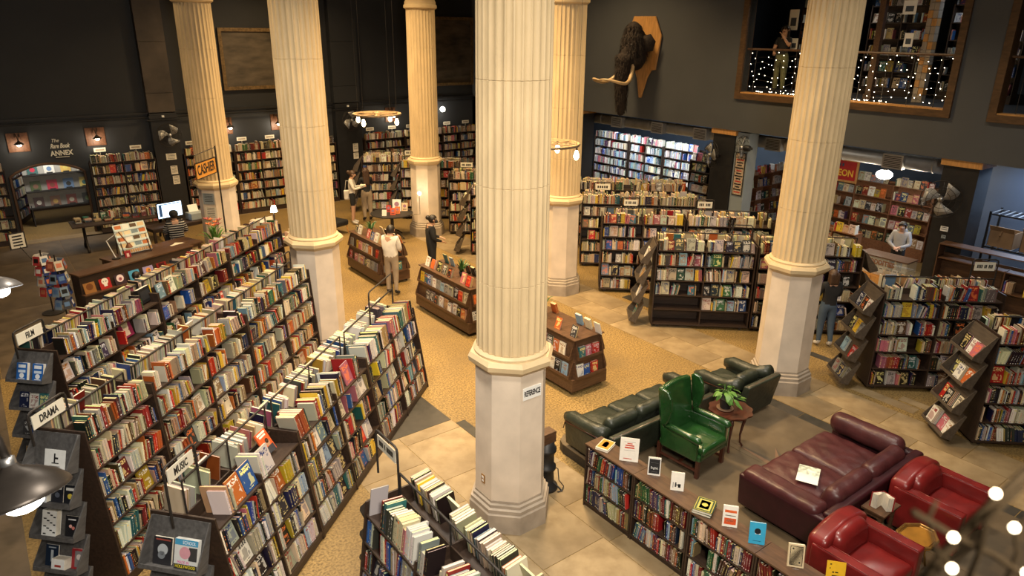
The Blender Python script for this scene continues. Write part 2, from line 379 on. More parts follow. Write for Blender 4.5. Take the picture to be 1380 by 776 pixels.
# ------------------------------------------------------------------ columns
NF=28; NS=8
def fluted(r0,r1,z0,z1):
    q=MB(); n=NF*NS; vs=[];fs=[]
    prof=[(z0,-.005),(z0+.004,0),(z1-.004,0),(z1,-.005)]
    for z,e in prof:
        rr=r0+(r1-r0)*(z-z0)/(z1-z0)
        for i in range(n):
            k_=i%NS; ph=(0,.16,.26,.38,.5,.62,.76,.9)[k_]; a=2*math.pi*(i//NS+ph)/NF
            d=.0 if ph<.2 else -.019*math.sin(math.pi*(ph-.16)/.84)**.7
            r=rr+d+e; vs.append((r*math.cos(a),r*math.sin(a),z))
    for j in range(len(prof)-1):
        for i in range(n):
            a=j*n+i;b_=j*n+(i+1)%n; fs.append((a,b_,b_+n,a+n))
    fs.append(tuple(range(n-1,-1,-1))); fs.append(tuple(range(3*n,4*n)))
    return q.add(vs,fs)
def octa(prof):
    q=MB(); k=1/math.cos(math.pi/8); return q.lathe([(r*k,z) for r,z in prof],8,Mx=RZ(math.pi/8))
ZR=2.27
def rad(z): return .425-.018*(z-ZR)/5
zz=[ZR+.16,3.28,4.40,5.52,6.55]
CM={'plinth_block':octa([(.50,0),(.50,.26),(.485,.28)]).mesh('plinth_block','stone_b'),
    'base_molding':octa([(.485,.282),(.485,.33),(.455,.345),(.455,.385),(.43,.40),(.43,.43)]).mesh('base_molding','stone_b'),
    'pedestal':octa([(.425,.432),(.415,ZR-.08)]).mesh('pedestal','stone_p'),
    'ring_molding':octa([(.42,ZR-.08),(.49,ZR-.01),(.50,ZR+.05),(.47,ZR+.10)]).mesh('ring_molding','stone'),
    'shaft_foot':MB().lathe([(.455,ZR+.10),(.46,ZR+.13),(.43,ZR+.16)],48).mesh('shaft_foot','stone'),
    'collar':MB().lathe([(.415,6.552),(.47,6.59),(.47,6.66),(.44,6.68),(.44,6.76)],48).mesh('collar','stone'),
    'upper_shaft':MB().lathe([(.42,6.762),(.42,8.9),(.6,9.3)],32).mesh('upper_shaft','stone')}
DR=[fluted(rad(a),rad(c),a+.001,c-.001).mesh('drum','stone') for a,c in zip(zz,zz[1:])]
COLS={'A':(0,0,'large fluted stone column with the reference sign in the foreground'),'B':(0,6.15,'fluted stone column behind the far end of the drama shelves'),
 'C':(0,12.5,'fluted stone column behind the cashier sign'),'D':(6.13,0,'fluted stone column behind the dark green leather armchair'),
 'E':(6.13,6.15,'fluted stone column just behind the foreground column'),'F':(6.13,12.5,'slender-looking fluted stone column beside the round book table')}
for k,(x,y,lab) in COLS.items():
    t=thing('column',lab,'column',(x,y,.004),group='fluted columns of the hall')
    for nm,me in CM.items(): link(nm,me,t)
    for me in DR: link('drum',me,t)
    COLS[k]=t
# ------------------------------------------------------------------ platform
t=thing('platform','low worn wooden platform under the lounge seating','platform',(1.33,0,0))
PZ=.16
q=MB(); pts=[(0,-5.6),(3.72,-5.6),(3.72,.60),(.52,.80),(.30,.79),(.17,.72),(.12,.60)]
q.prism(pts,0.004,PZ-.012); q.build('platform_base','wood_black',t)
for (a,c) in ((0.0,2.12),(2.125,3.72)):
    q=MB()
    if a==0: q.prism([(0,-5.6),(c,-5.6),(c,.70),(.52,.80),(.30,.79),(.17,.72),(.12,.60)],PZ-.012,PZ)
    else: q.prism([(a,-5.6),(c,-5.6),(c,.60),(a,.70)],PZ-.012,PZ)
    q.build('deck_board','ply',t)
# compass rose inlay
M['inlay_r']=mat('reddish_inlay',(.15,.085,.05),.5); M['inlay_d']=mat('dark_inlay',(.06,.046,.032),.5)
cx,cy=2.25,-1.75
for k in range(8):
    a=k*math.pi/4; L=.92 if k%2==0 else .55; q=MB()
    Mx=T(cx,cy,PZ)@RZ(a)
    q.add([(0,0,.0),(.16,-.085,.0),(L,0,.0),(0,0,.002),(.16,-.085,.002),(L,0,.002)],[(3,4,5),(0,1,4,3),(1,2,5,4),(2,0,3,5)],Mx); q.build('inlay_point','inlay_d',t)
    q=MB(); q.add([(0,0,.0),(L,0,.0),(.16,.085,.0),(0,0,.002),(L,0,.002),(.16,.085,.002)],[(3,4,5),(0,1,4,3),(1,2,5,4),(2,0,3,5)],Mx); q.build('inlay_point','inlay_r',t)
text('N',.26,'inlay_d',t,T(cx,cy+1.1,PZ)@RZ(0),xs=.8,bold=.01)
# ------------------------------------------------------------------ books (records; turned into objects at the end)
def lin(c): return tuple(((v/255)/12.92 if v/255<=.04045 else ((v/255+.055)/1.055)**2.4) for v in c)
PAL={'black':(26,24,24),'charcoal':(58,56,56),'white':(226,222,212),'cream':(218,202,166),'ivory':(232,222,196),'tan':(176,146,104),'brown':(96,62,40),
 'dark red':(112,24,26),'red':(178,40,34),'orange':(190,96,42),'yellow':(222,186,52),'olive':(112,106,52),'green':(44,96,58),'teal':(52,104,106),'light blue':(136,166,184),
 'blue':(44,82,148),'navy':(26,34,66),'purple':(74,48,82),'pink':(186,104,116),'grey':(140,138,134),'beige':(200,180,146)}
STY={'mixed':'black*4 charcoal*2 white*5 cream*5 ivory*4 tan*2 brown*2 red*2 orange*2 yellow*2 green teal light_blue*2 blue*2 navy*2 grey*2 purple pink beige*3 dark_red',
 'fiction':'black*3 cream*7 ivory*6 white*4 tan*4 beige*5 brown*2 red*2 orange*3 yellow*2 green teal blue light_blue navy grey charcoal dark_red',
 'art':'black*5 charcoal*2 white*8 cream*3 ivory*2 grey*2 red*2 orange yellow blue*2 teal pink light_blue navy tan',
 'old':'dark_red*5 brown*3 navy*3 black*3 green*2 tan*2 cream*3 red*3 blue*2 grey white*2 orange purple teal light_blue',
 'drama':'black*4 charcoal brown*2 red*3 dark_red orange*2 cream*4 ivory*3 white*2 tan*2 yellow teal green navy blue beige*2',
 'cool':'white*8 ivory*3 light_blue*4 blue*3 grey*4 pink*2 black*2 teal cream*2 red purple charcoal'}
def _sty(s):
    o=[]
    for w_ in s.split():
        n,k=(w_.split('*')+['1'])[:2]; o+=[n.replace('_',' ')]*int(k)
    return o
STY={k:_sty(v) for k,v in STY.items()}
BOOKS=[]; BINS={}; BINSKIP={('music row',0),('film row',0),('drama row',0),('drama row',1),('drama row',2),('drama row',3)}
def pick_col(style):
    n=rnd.choice(STY[style]); c=PAL[n]; j=rnd.uniform(.68,1.02)
    c=tuple(max(4,min(245,v*j+rnd.uniform(-9,9))) for v in c); return n,lin(c)
def add_book(Mx,w,d,h,style='mixed',info=None,face=0,colname=None,col=None,prio=0,label=None,art=True):
    n,c=pick_col(style)
    if colname: n=colname; c=lin(PAL[colname])
    if col: c=lin(col)
    lum=.3*c[0]+.6*c[1]+.1*c[2]
    if lum>.25: ink=rnd.choice([(.02,.02,.02),(.25,.02,.02),(.02,.04,.15),(.05,.05,.05),(.3,.12,.02)])
    else: ink=rnd.choice([(.8,.76,.66),(.75,.6,.25),(.7,.7,.7),(.8,.2,.05),(.85,.8,.3)])
    pg=lin((214+rnd.uniform(-20,20),200+rnd.uniform(-22,16),166+rnd.uniform(-30,24)))
    BOOKS.append(dict(M=Mx.copy(),w=w,d=d,h=h,cn=n,c=c,ink=ink,pg=pg,seed=rnd.random(),info=info,face=face,prio=prio,label=label,art=art)); return BOOKS[-1]
LVL={1:['only'],2:['upper','lower'],3:['top','middle','bottom'],4:['top','second','third','bottom'],5:['top','second','third','fourth','bottom'],6:['top','second','third','fourth','fifth','bottom'],7:['top','second','third','fourth','fifth','sixth','bottom']}
def fill_shelf(FM,L,H,D,style,info,gap=.05,faceout=.03,size=1.0,lean=.25,empty=0,big=0,prio=0,deep=None):
    """FM: frame with X along shelf, Y inward, Z up, origin at the front-left corner of the board"""
    x=.012; i=0; idx=0
    if rnd.random()<empty: return
    end=L-.012
    run=0; ang=0
    while x<end-.02:
        r=rnd.random()
        if r<gap*.35: x+=rnd.uniform(.05,.22); ang=0; continue
        if r<gap*.35+faceout:
            hh=min(H-.02,rnd.uniform(.2,.27)*size); dd=hh*rnd.uniform(.64,.72); ww=rnd.uniform(.015,.03)
            if x+dd>end: break
            idx+=1; add_book(FM@T(x,.035+ww,0)@RX(R(-9))@RZ(R(-90)),ww,dd,hh,style,(info,idx),face=1,prio=prio); x+=dd+.012; ang=0; continue
        if rnd.random()<.12:
            # a short series of alike volumes
            n,c=pick_col(style); k=rnd.randint(2,5); w0=rnd.uniform(.018,.034); h0=min(H-.015,rnd.uniform(.2,.25)*size)
        else: k=1; n=None
        for _ in range(k):
            ww=(w0 if n else max(.009,rnd.gauss(.0235,.0085)))*(1+.4*big); hh=(h0 if n else min(H-.012,max(.16,rnd.gauss(.218,.024))*size)); dd=min(D-.015,hh*rnd.uniform(*(deep or (.62,.76))))
            if ang==0 and rnd.random()<lean*.12: ang=rnd.choice([-1,1])*rnd.uniform(4,13)
            elif rnd.random()<.15: ang=0
            if x+ww>end: x=end; break
            idx+=1; a=R(ang+rnd.uniform(-.8,.8)); y=rnd.uniform(.004,.022)
            bm=FM@T(x,y,0)@(RY(a) if a>=0 else T(ww,0,0)@RY(a)@T(-ww,0,0))
            bk=add_book(bm,ww,dd,hh,style,(info,idx),prio=prio)
            if n: bk['c']=c; bk['cn']=n
            x+=ww/math.cos(a)+rnd.uniform(.0004,.002)+(.004 if ang else 0)
# ------------------------------------------------------------------ bookcases
BT=math.radians(20)
def bin_mesh(width,L,thick=.014,mat_='wood_grey'):
    """tilted face-out tray: local -X is outward, Y centred, origin at the foot of the back plate"""
    q=MB(); P=RY(BT); tr=.135
    q.box(0,thick,-width/2,width/2,0,L,P); q.box(-tr,thick,-width/2,width/2,-thick,0,P)
    q.box(-tr-thick,-tr,-width/2,width/2,-thick,.028,P)
    for s in (-1,1):
        y0=s*width/2; y1=y0+s*thick
        q.prism([(-tr-thick,-thick),(thick,-thick),(thick,L),(-.012,L),(-tr-thick,.05)],min(y0,y1),max(y0,y1),P,axis='y')
    return q.mesh('display_bin',mat_)
def bookcase(label,x,y,rz,bays,boards,ht,tilt=0.,sides=(-1,1),style=('mixed','mixed'),row=None,bay0=0,ends='',rail=None,hoop=None,sign=None,wood='wood',
             gap=.05,faceout=.03,size=1.0,lean=.25,big=0,casters=False,group=None,top_rise=.13,bin_w=.5,empty=0,prio=0,name='bookcase',side_names=('front','back'),bin_books=(2,3),skip=None,sign_face=-1,bin_wood='wood_grey',bin_n=4,z0=.004,deep=None):
    t=thing(name,label,'bookcase',(x,y,z0),rz,group)
    W=T(x,y,z0)@RZ(rz); L=sum(bays); ta=R(tilt); zt=boards[-1]; tn=math.tan(ta)
    half=lambda z: ht+(zt-z)*tn
    one=len(sides)==1
    zp=zt+top_rise
    lo=.07 if casters else .0
    def panel(x0,x1,ztop,nm):
        q=MB(); yb=[-half(lo)-.004,half(lo)+.004]; yt=[-half(ztop)-.004,half(ztop)+.004]
        if one: yb[1]=.012; yt[1]=.012
        q.prism([(yb[0],lo),(yb[1],lo),(yt[1],ztop),(yt[0],ztop)],x0,x1,axis='x'); return q.build(nm,wood,t)
    panel(-.022,0,zp,'side_panel'); panel(L,L+.022,zp,'side_panel')
    xs=[0]
    for b_ in bays: xs.append(xs[-1]+b_)
    for xd in xs[1:-1]: panel(xd-.012,xd+.012,zt+top_rise*.7,'divider')
    q=MB(); q.box(0,L,-.008,.008 if not one else .012,lo,zt+(.10 if not one else .06)); q.build('back_panel',wood,t)
    for s in sides:
        q=MB(); yy=s*(half(.05)-.02); q.box(0,L,min(yy,yy+.016*s),max(yy,yy+.016*s),lo,boards[0]-.022); q.build('kick_board',wood,t)
        for li,z in enumerate(boards):
            hd=half(z); dep=hd/math.cos(ta)-.010
            cache={}
            H=(boards[li+1]-z-.03) if li+1<len(boards) else .32
            for bi,bw in enumerate(bays):
                if bw not in cache:
                    q=MB(); q.box(.012,bw-.012,0,dep,-.022,0); cache[bw]=q.mesh('shelf',wood)
                xo=xs[bi] if s<0 else xs[bi]+bw
                FM=T(xo,s*hd,z)@(RZ(math.pi) if s>0 else Matrix.Identity(4))@RX(-ta)
                link('shelf',cache[bw],t,Mx=FM)
                if row and not(skip and skip(s,li,bi)):
                    nm=LVL[len(boards)][len(boards)-1-li]
                    info=(row,nm,bay0+bi+1,s)
                    fill_shelf(W@FM@T(.014,0,0),bw-.028,H,dep,style[0 if s<0 else 1],info,gap if s<0 or one else .04,faceout,size*(1.18 if li==len(boards)-1 and big else 1),lean,empty if s<0 else 0,big,prio,deep)
    if casters:
        for cx_ in (.12,L-.12):
            for s in ((-1,1)):
                q=MB(); yy=s*(half(0)-.08) if not one else (-.06 if s>0 else -half(0)+.08)
                q.lathe([(.0,-.014),(.034,-.014),(.036,0),(.034,.014),(.0,.014)],14,T(cx_,yy,.036)@RX(math.pi/2),cap=False); q.box(cx_-.02,cx_+.02,yy-.02,yy+.02,.05,.075); q.build('caster','iron',t)
    if rail:
        q=MB(); q.tube([(.05,0,rail),(L-.05,0,rail)],.013,8)
        for xx in [.05+ (L-.1)*k/max(1,len(bays)) for k in range(len(bays)+1)]: q.tube([(xx,0,zt+.05),(xx,0,rail)],.010,6)
        q.build('rail','iron',t)
    if hoop:
        x0,x1,z0,z1=hoop; q=MB(); r_=.05
        q.tube([(x0,0,z0),(x0,0,z1-r_),(x0+.015,0,z1-.015),(x0+r_,0,z1),(x1-r_,0,z1),(x1-.015,0,z1-.015),(x1,0,z1-r_),(x1,0,z0)],.013,8); q.build('sign_hoop','iron',t)
        if sign:
            xm=(x0+x1)/2; sw,sh=x1-x0-.08,.15; zc=z1-.03-sh/2-.02
            q=MB(); q.box(xm-sw/2,xm+sw/2,-.006,.006,zc-sh/2,zc+sh/2); so=q.build('sign','sign',t)
            for d_ in (-1,1):
                Mx=T(xm,-.007 if d_<0 else .007,zc)@(UPRIGHT if d_<0 else RZ(math.pi)@UPRIGHT)
                if sign[0]!='~': text(sign,.115,'ink',so,Mx,xs=.62,bold=.003)
                else:      # blurred lettering that cannot be read in the photograph
                    words=[int(c) for c in sign[1:].split()]; n_=sum(words)+len(words)-1; cw=(sw*.78)/n_; xx=-sw*.39; q=MB()
                    for wl in words:
                        for _ in range(wl): q.box(xx,xx+cw*.72,-.03,.032,-.001,.001,Mx); xx+=cw
                        xx+=cw
                    q.build('lettering','ink',so)
    # end displays
    for e in ends:
        sg=-1 if e=='L' else 1
        n=bin_n; top=zt+.13; pitch=(top-.10)/n; bwid=min(bin_w,2*ht-.02)
        bm=bin_mesh(bwid,pitch*1.0,mat_=bin_wood)
        for k in range(n):
            z=.10+k*pitch; out=.02+math.sin(BT)*pitch+(n-1-k)*.055
            Mx=(T(-out-.022,0,z) if sg<0 else T(L+.022+out,0,z)@RZ(math.pi))
            link('display_bin',bm,t,Mx=Mx); BINS[(row,sg,n-1-k)]=W@Mx@RY(BT)
            if row and not (sg<0 and (row,n-1-k) in BINSKIP):
                nb=rnd.randint(*bin_books); wv=bwid-.04; bw=min(.17,wv/max(1,nb)-.015)
                for j in range(nb):
                    if rnd.random()<.12: continue
                    yy=wv/2-(j+.5)*wv/nb; stack=rnd.choice([1,1,2,3,4])
                    cn=rnd.choice(STY['art']); hh=min(pitch*.95,bw*rnd.uniform(1.35,1.55)); ww=rnd.uniform(.014,.026)
                    for q_ in range(stack):
                        B=W@Mx@RY(BT)@T(-.003-ww*q_,yy+bw/2,.001)@RZ(math.pi)
                        add_book(B,ww,bw,hh,'art',('bin',row,sg,k,j,n),face=1,colname=cn,prio=prio if q_==stack-1 else 0)
    return t,W
M['wood_bin']=mat('dusty_brown_wood',(.078,.058,.040),.6,var=.25,vscale=5,stretch=(6,1,6))
def bd(z0,z1,n): return [z0+(z1-z0)*i/(n-1) for i in range(n)]
B5=bd(.12,1.37,5); B6=bd(.12,1.87,6); BK=bd(.11,1.74,6); BW=bd(.16,2.14,7)
ctr=lambda x,y,rz,d:(x-math.sin(rz)*d,y+math.cos(rz)*d)
# music row
rz=R(41); sx,sy=-3.823,.282; dx,dy=math.cos(rz),math.sin(rz)
g='slanted double-sided bookcases of the music row'
off=0
for bays,lab,kw in (([.81,.81],'slanted double-sided bookcase with the music sign hoop and face-out end bins',dict(ends='L',hoop=(-.16,.30,1.45,2.12),sign='MUSIC',bin_w=.62,bin_n=3)),
     ([1.,1.],'middle slanted bookcase of the music row, full of large art books',{}),
     ([1.,1.03],'far slanted bookcase of the music row with bins and a raised hoop at its end',dict(ends='R',hoop=(1.0,2.0,1.45,2.12),bin_n=4))):
    bookcase(lab,sx+dx*off,sy+dy*off,rz,bays,B5,.37,8.5,style=('art','art'),row='music row',bay0=int(round(off)),rail=1.84,gap=.15,faceout=.07,size=1.12,big=.25,lean=.6,group=g,prio=1,deep=(.75,1.05),**kw)
    off+=sum(bays)+.05
# drama row
rz=R(43.7); sx,sy=-4.62,1.80; dx,dy=math.cos(rz),math.sin(rz); off=0
g='tall double-sided bookcases of the drama row'
for bays,lab,kw in (([1.08],'tall bookcase with the drama sign and grey end bins of boxed books',dict(ends='L',hoop=(-.34,.16,2.0,2.36),sign='DRAMA',style=('drama','drama'))),
     ([1.08,1.08],'tall bookcase of cream paperbacks in the middle of the drama row',dict(style=('fiction','fiction'))),
     ([1.08,1.05],'tall bookcase at the far end of the drama row beside a column',dict(style=('fiction','fiction'),hoop=(1.6,2.1,2.0,2.34)))):
    bookcase(lab,sx+dx*off,sy+dy*off,rz,bays,B6,.31,4,row='drama row',bay0=int(round(off)),rail=2.15,gap=.05,faceout=.015,group=g,prio=1,bin_w=.5,bin_n=5,**kw)
    off+=sum(bays)+.05
# film row
rz=R(45); sx,sy=-4.62,4.27; dx,dy=math.cos(rz),math.sin(rz); off=0
g='tall double-sided bookcases of the film row'
for bays,lab,kw in (([1.08,1.08],'tall bookcase with the film sign, half-empty shelves and end bins',dict(ends='L',hoop=(-.30,.20,2.0,2.36),sign='FILM',skip=lambda s,li,bi:s<0 and bi==0 and li in(3,4) and False)),
     ([1.08,1.08],'tall bookcase in the middle of the film row, before the low counter shelf',{}),
     ([1.08,1.08],'tall bookcase at the far end of the film row near the flowers',{})):
    bookcase(lab,sx+dx*off,sy+dy*off,rz,bays,B6,.31,4,style=('mixed','mixed'),row='film row',bay0=int(round(off)),rail=2.15,gap=.12,faceout=.05,lean=.5,group=g,prio=1,bin_n=5,**kw)
    off+=sum(bays)+.05
# short row at the bottom of the frame
bookcase('slanted bookcase with a grey rail and white sign at the bottom centre',-1.93,-.62,R(-90),[1.0,1.0,1.0],B5,.38,8,style=('art','fiction'),row='rail row',rail=1.72,hoop=(-.46,.02,1.45,2.0),sign='~4 1 6',ends='L',bin_w=.6,gap=.45,faceout=.03,size=1.12,big=.2,lean=.2,prio=1,group=None)
# right block
e=(math.sin(R(132.2)),math.cos(R(132.2))); m_=(-e[1],e[0]) # m_: away from camera
def K(label,fx,fy,bays,row,bay0=0,brg=132.2,**kw):
    rz=R(90-brg); c=ctr(fx,fy,rz,.33)
    kw.setdefault('style',('mixed','fiction')); kw.setdefault('rail',2.05)
    return bookcase(label,c[0],c[1],rz,bays,BK,.33,0,row=row,bay0=bay0,casters=True,group='double-sided bookcases on casters',bin_wood='wood_bin',bin_w=.66,**kw)
K('dark bookcase on casters with face-out books and half-empty lower shelves, left of the right column',6.2,3.15,[1.0,1.0],'caster bookcase',ends='L',gap=.12,faceout=.14,lean=.5,prio=1,hoop=(1.55,1.95,1.9,2.25),skip=lambda s,li,bi:s<0 and (li==0 or (li==1 and bi==0)))
K('dark bookcase behind the right column, facing the woman in jeans',6.2+e[0]*2.08,3.15+e[1]*2.08,[1.0,1.05],'jeans bookcase',ends='R',gap=.1,faceout=.06,prio=1)
K('dark bookcase with orange and yellow spines just right of the near twin columns',6.82,5.43,[.95,.95],'column bookcase',gap=.1,faceout=.12,style=('mixed','fiction'),hoop=(.45,.85,1.9,2.3),sign='~2 4 4')
K('dark bookcase with a cream sign card behind the caster bookcase',6.82+e[0]*1.98,5.43+e[1]*1.98,[.97,.97],'card-signed bookcase',gap=.1,faceout=.08,style=('fiction','fiction'),hoop=(.2,.62,1.9,2.3),sign='~3 3')
K('long bookcase topped with cream paperbacks, third row behind the columns',7.81,7.23,[1.0,1.0,1.0],'paperback bookcase',style=('fiction','fiction'),gap=.1,faceout=.03,hoop=(.3,.75,1.9,2.25),sign='~5',rail=None)
K('long bookcase of cream paperbacks in front of the bright back room',8.97,8.6,[1.0,1.0,1.0],'rear paperback bookcase',style=('fiction','fiction'),gap=.08,faceout=.04,rail=None)
K('tall dark bookcase with slanted end bins beside the burgundy sofa',7.2,-1.1,[.98,.98],'biography bookcase',brg=130.5,ends='L',hoop=(1.5,1.92,1.9,2.4),sign='~4 2 3',faceout=.06,gap=.08,prio=1,bin_books=(3,3))
K('tall dark bookcase with slanted end bins at the right edge',6.72,-3.03,[1.0,1.0],'edge bookcase',brg=131.5,ends='L',faceout=.04,gap=.05,prio=1,bin_books=(3,3))
# cases around the far column
K('dark bookcase with a white sign behind the person in black',6.62,11.95,[.95,.95],'far bookcase',brg=128,style=('mixed','fiction'),hoop=(.3,.75,1.9,2.25),sign='~3 5')
K('dark bookcase with an end bin half hidden by the foreground column',5.95,9.75,[.95,.95],'hidden bookcase',brg=128,ends='L')
K('dark bookcase with end bins behind the round book table',6.35,14.5,[1.0,1.0],'table bookcase',brg=125,ends='L',hoop=(.1,.5,1.9,2.3),sign='~3 4')
K('dark bookcase with end bins behind the two browsing women',5.75,16.1,[1.0,1.0],'rear bookcase',brg=118,ends='L')
# wall cases along the dark wall
def WC(label,x0,x1,n,row,**kw):
    kw.setdefault('style',('mixed','mixed')); kw.setdefault('gap',.03)
    t,_=bookcase(label,x0,WL-.11,0,[(x1-x0)/n]*n,BW,.26,0,sides=(-1,),row=row,top_rise=.02,group='tall bookcases along the dark wall',**kw)
    for k in range(n):
        q=MB(); xm=(x1-x0)*(k+.5)/n+.1*(k%2)-.1; q.box(xm-.16,xm+.16,-.03,-.022,2.44,2.56); q.box(xm-.005,xm+.005,-.022,-.012,2.16,2.5); s_=q.build('shelf_sign','sign',t)
        q=MB(); q.box(xm-.12,xm+.12,-.032,-.0295,2.475,2.525); q.build('print_line','stone_b',s_)
WC('tall wall bookcase between the arched doorway and the fan pilaster',-2.05,-.28,2,'archway bookcase')
WC('tall wall bookcase right of the fan pilaster',.62,2.14,2,'pilaster bookcase')
WC('tall wall bookcase under the seascape painting',2.2,3.9,2,'painting bookcase',style=('fiction','mixed'))
WC('tall wall bookcase left of the wide pilaster',3.95,5.75,2,'nook bookcase')
WC('tall wall bookcase behind the chandelier',6.95,8.6,2,'chandelier bookcase')
WC('tall wall bookcase left of the far column',8.65,10.3,2,'corner bookcase')
WC('tall wall bookcase under the globe light in the corner',10.35,11.95,2,'globe bookcase')
WC('tall wall bookcase left of the arched doorway',-6.1,-4.2,2,'doorway bookcase',style=('drama','drama'))
# low reference case
for i in range(5):
    y0=-.50-i*.86
    t=thing('low_bookcase',['low reference bookcase topped with a lying orange book','low reference bookcase with two small books standing on top','low reference bookcase with a green ornamental book on top','low reference bookcase with a blue book standing on top','low reference bookcase running out of the frame beside the red armchair'][i],'bookcase',(1.14,y0,.004),R(-90),group='low reference bookcases')
    # local X -> -y, local -Y -> -x
    W=T(1.14,y0,.004)@RZ(R(-90)); Lb=.85; dp=.28; H=.955
    for a in (0,Lb-.02): q=MB(); q.box(a,a+.02,-dp,0,0,H-.022); q.build('side_panel','wood',t)
    q=MB(); q.box(-.002,Lb+.002,-dp-.012,.005,H-.022,H); q.build('top_board','wood_mid',t)
    q=MB(); q.box(.02,Lb-.02,-.012,0,.02,H-.022); q.build('back_panel','wood',t)
    q=MB(); q.box(.02,Lb-.02,-dp+.015,-dp+.03,0,.05); q.build('kick_board','wood',t)
    sm=MB().box(.02,Lb-.02,0,dp-.014,-.018,0).mesh('shelf','wood')
    for li,z in enumerate((.075,.365,.655)):
        FM=T(0,-dp,z); link('shelf',sm,t,Mx=FM)
        fill_shelf(W@FM@T(.024,.0,0),Lb-.05,.27,dp-.02,'old' if i<4 else 'mixed',('reference case',LVL[3][2-li],i+1,-1),gap=.03,faceout=0,lean=.3,size=1.02,prio=2)
# ------------------------------------------------------------------ lounge furniture (on the platform)
def leather(name,c,rough=.32,bump=.25,bs=9,coat=.0):
    m=mat(name,c,rough,var=.25,vscale=5,bump=bump,bscale=bs,coat=coat); return m
M['burg']=leather('burgundy_leather',(.062,.016,.017),.38,.5,8)
M['burg_side']=leather('dark_burgundy_leather',(.034,.006,.009),.42,.12,10)
M['redl']=leather('red_leather',(.165,.012,.011),.33,.16,6,.2)
M['greenl']=leather('glossy_green_leather',(.012,.052,.012),.24,.22,7,.5)
M['dgreen']=leather('dark_green_leather',(.022,.027,.018),.38,.5,10)
M['mahog']=mat('polished_mahogany',(.060,.018,.010),.28,var=.3,vscale=6,stretch=(1,6,6),coat=.3)
M['brass']=mat('brass',(.42,.24,.07),.35,.8,var=.2,vscale=20)
M['amber']=mat('amber_tray',(.30,.14,.02),.25,var=.2,coat=.4)
def wr_(amp,fx,fy,ph=0):
    """gentle creases on the top of a cushion"""
    def f(q):
        x,y,z=q; k=math.sin(fx*x+ph+.9*math.sin(fy*.7*y))*math.sin(fy*y+1.3*math.sin(fx*.6*x+ph)); return [x,y,z+amp*k]
    return f
Z0=PZ+.001
# burgundy sofa: faces +v, back towards the camera side
t=thing('sofa','burgundy leather sofa with wrinkled seats and an open magazine','sofa',(3.46,-2.46,Z0))
q=MB(); q.rbox(-1.10,1.10,-.60,.56,.06,.30,.04); q.build('sofa_base','burg_side',t,True)
for s in (-1,1):
    q=MB(); a,c=(-.86,-.005) if s<0 else (.005,.86); q.rbox(a,c,-.30,.60,.27,.45,.07,16,puff=.045,fn=wr_(.010,22,14,s)); q.build('seat_cushion','burg',t,True)
    q=MB(); q.rbox(a,c,-.13,.11,-.20,.20,.10,10,Mx=T(0,-.42,.52)@RX(R(14)),fn=wr_(.008,15,9,s*2)); q.build('back_cushion','burg',t,True)
q=MB(); q.rbox(-1.14,1.14,-.64,-.50,.06,.60,.04,8,fn=lambda p:[p[0],p[1]-.05*(p[2]-.06),p[2]]); q.build('back_shell','burg_side',t,True)
for s in (-1,1):
    x0,x1=(-1.16,-1.02) if s<0 else (1.02,1.16)
    q=MB(); q.rbox(x0,x1,-.62,.58,.06,.54,.04,8,fn=lambda p,s=s:[p[0]+s*.05*(p[2]-.06)/.5,p[1],p[2]]); q.build('arm_shell','burg_side',t,True)
    q=MB()
    if s<0: q.rbox(-1.20,-.90,-.50,.55,.44,.62,.08,12,fn=wr_(.007,12,16)); 
    else: q.rbox(.86,1.14,-.46,.58,.42,.73,.14,12,fn=wr_(.006,12,16))
    q.build('arm_pad','burg',t,True)
for x in (-1.02,1.02):
    for y in (-.5,.45): q=MB(); q.lathe([(.03,0),(.035,.07)],12,T(x,y,0)); q.build('foot','wood_black',t)
# red club armchairs: face -v
def club(x,y,lab):
    t=thing('armchair',lab,'armchair',(x,y,Z0),group='red leather club armchairs')
    q=MB(); q.rbox(-.36,.36,-.40,.34,.06,.30,.03); q.build('seat_base','redl',t,True)
    q=MB(); q.rbox(-.315,.315,-.42,.20,.28,.43,.05,14,puff=.03,fn=wr_(.006,9,16)); q.build('seat_cushion','redl',t,True)
    def arch(p): return [p[0],p[1],p[2]+(.10*(1-(p[0]/.46)**2) if p[2]>.45 else 0)]
    q=MB(); q.rbox(-.455,.455,.20,.43,.06,.66,.06,14,fn=arch); q.build('back_shell','redl',t,True)
    q=MB(); q.rbox(-.31,.31,.06,.28,.38,.70,.09,12,fn=lambda p:[p[0],p[1]+.05*(p[2]-.38)/.3,p[2]+.05*(1-(p[0]/.31)**2)]); q.build('back_cushion','redl',t,True)
    for s in (-1,1):
        q=MB(); x0,x1=(-.47,-.325) if s<0 else (.325,.47); q.rbox(x0,x1,-.43,.36,.05,.60,.025,8); q.build('arm','redl',t,True)
        q=MB(); q.tube([(x0+.012,-.43,.598),(x0+.012,.3,.602)],.006,6); q.tube([(x1-.012,-.43,.598),(x1-.012,.3,.602)],.006,6); q.build('piping','redl',t,True)
        for yy in (-.36,.36): q=MB(); q.lathe([(.02,0),(.028,.06)],10,T(s*.38,yy,0)); q.build('foot','wood_black',t)
    return t
club(2.19,-3.57,'red leather club armchair nearest the low reference bookcase')
club(3.97,-3.60,'red leather club armchair with a shiny back, behind the open book')
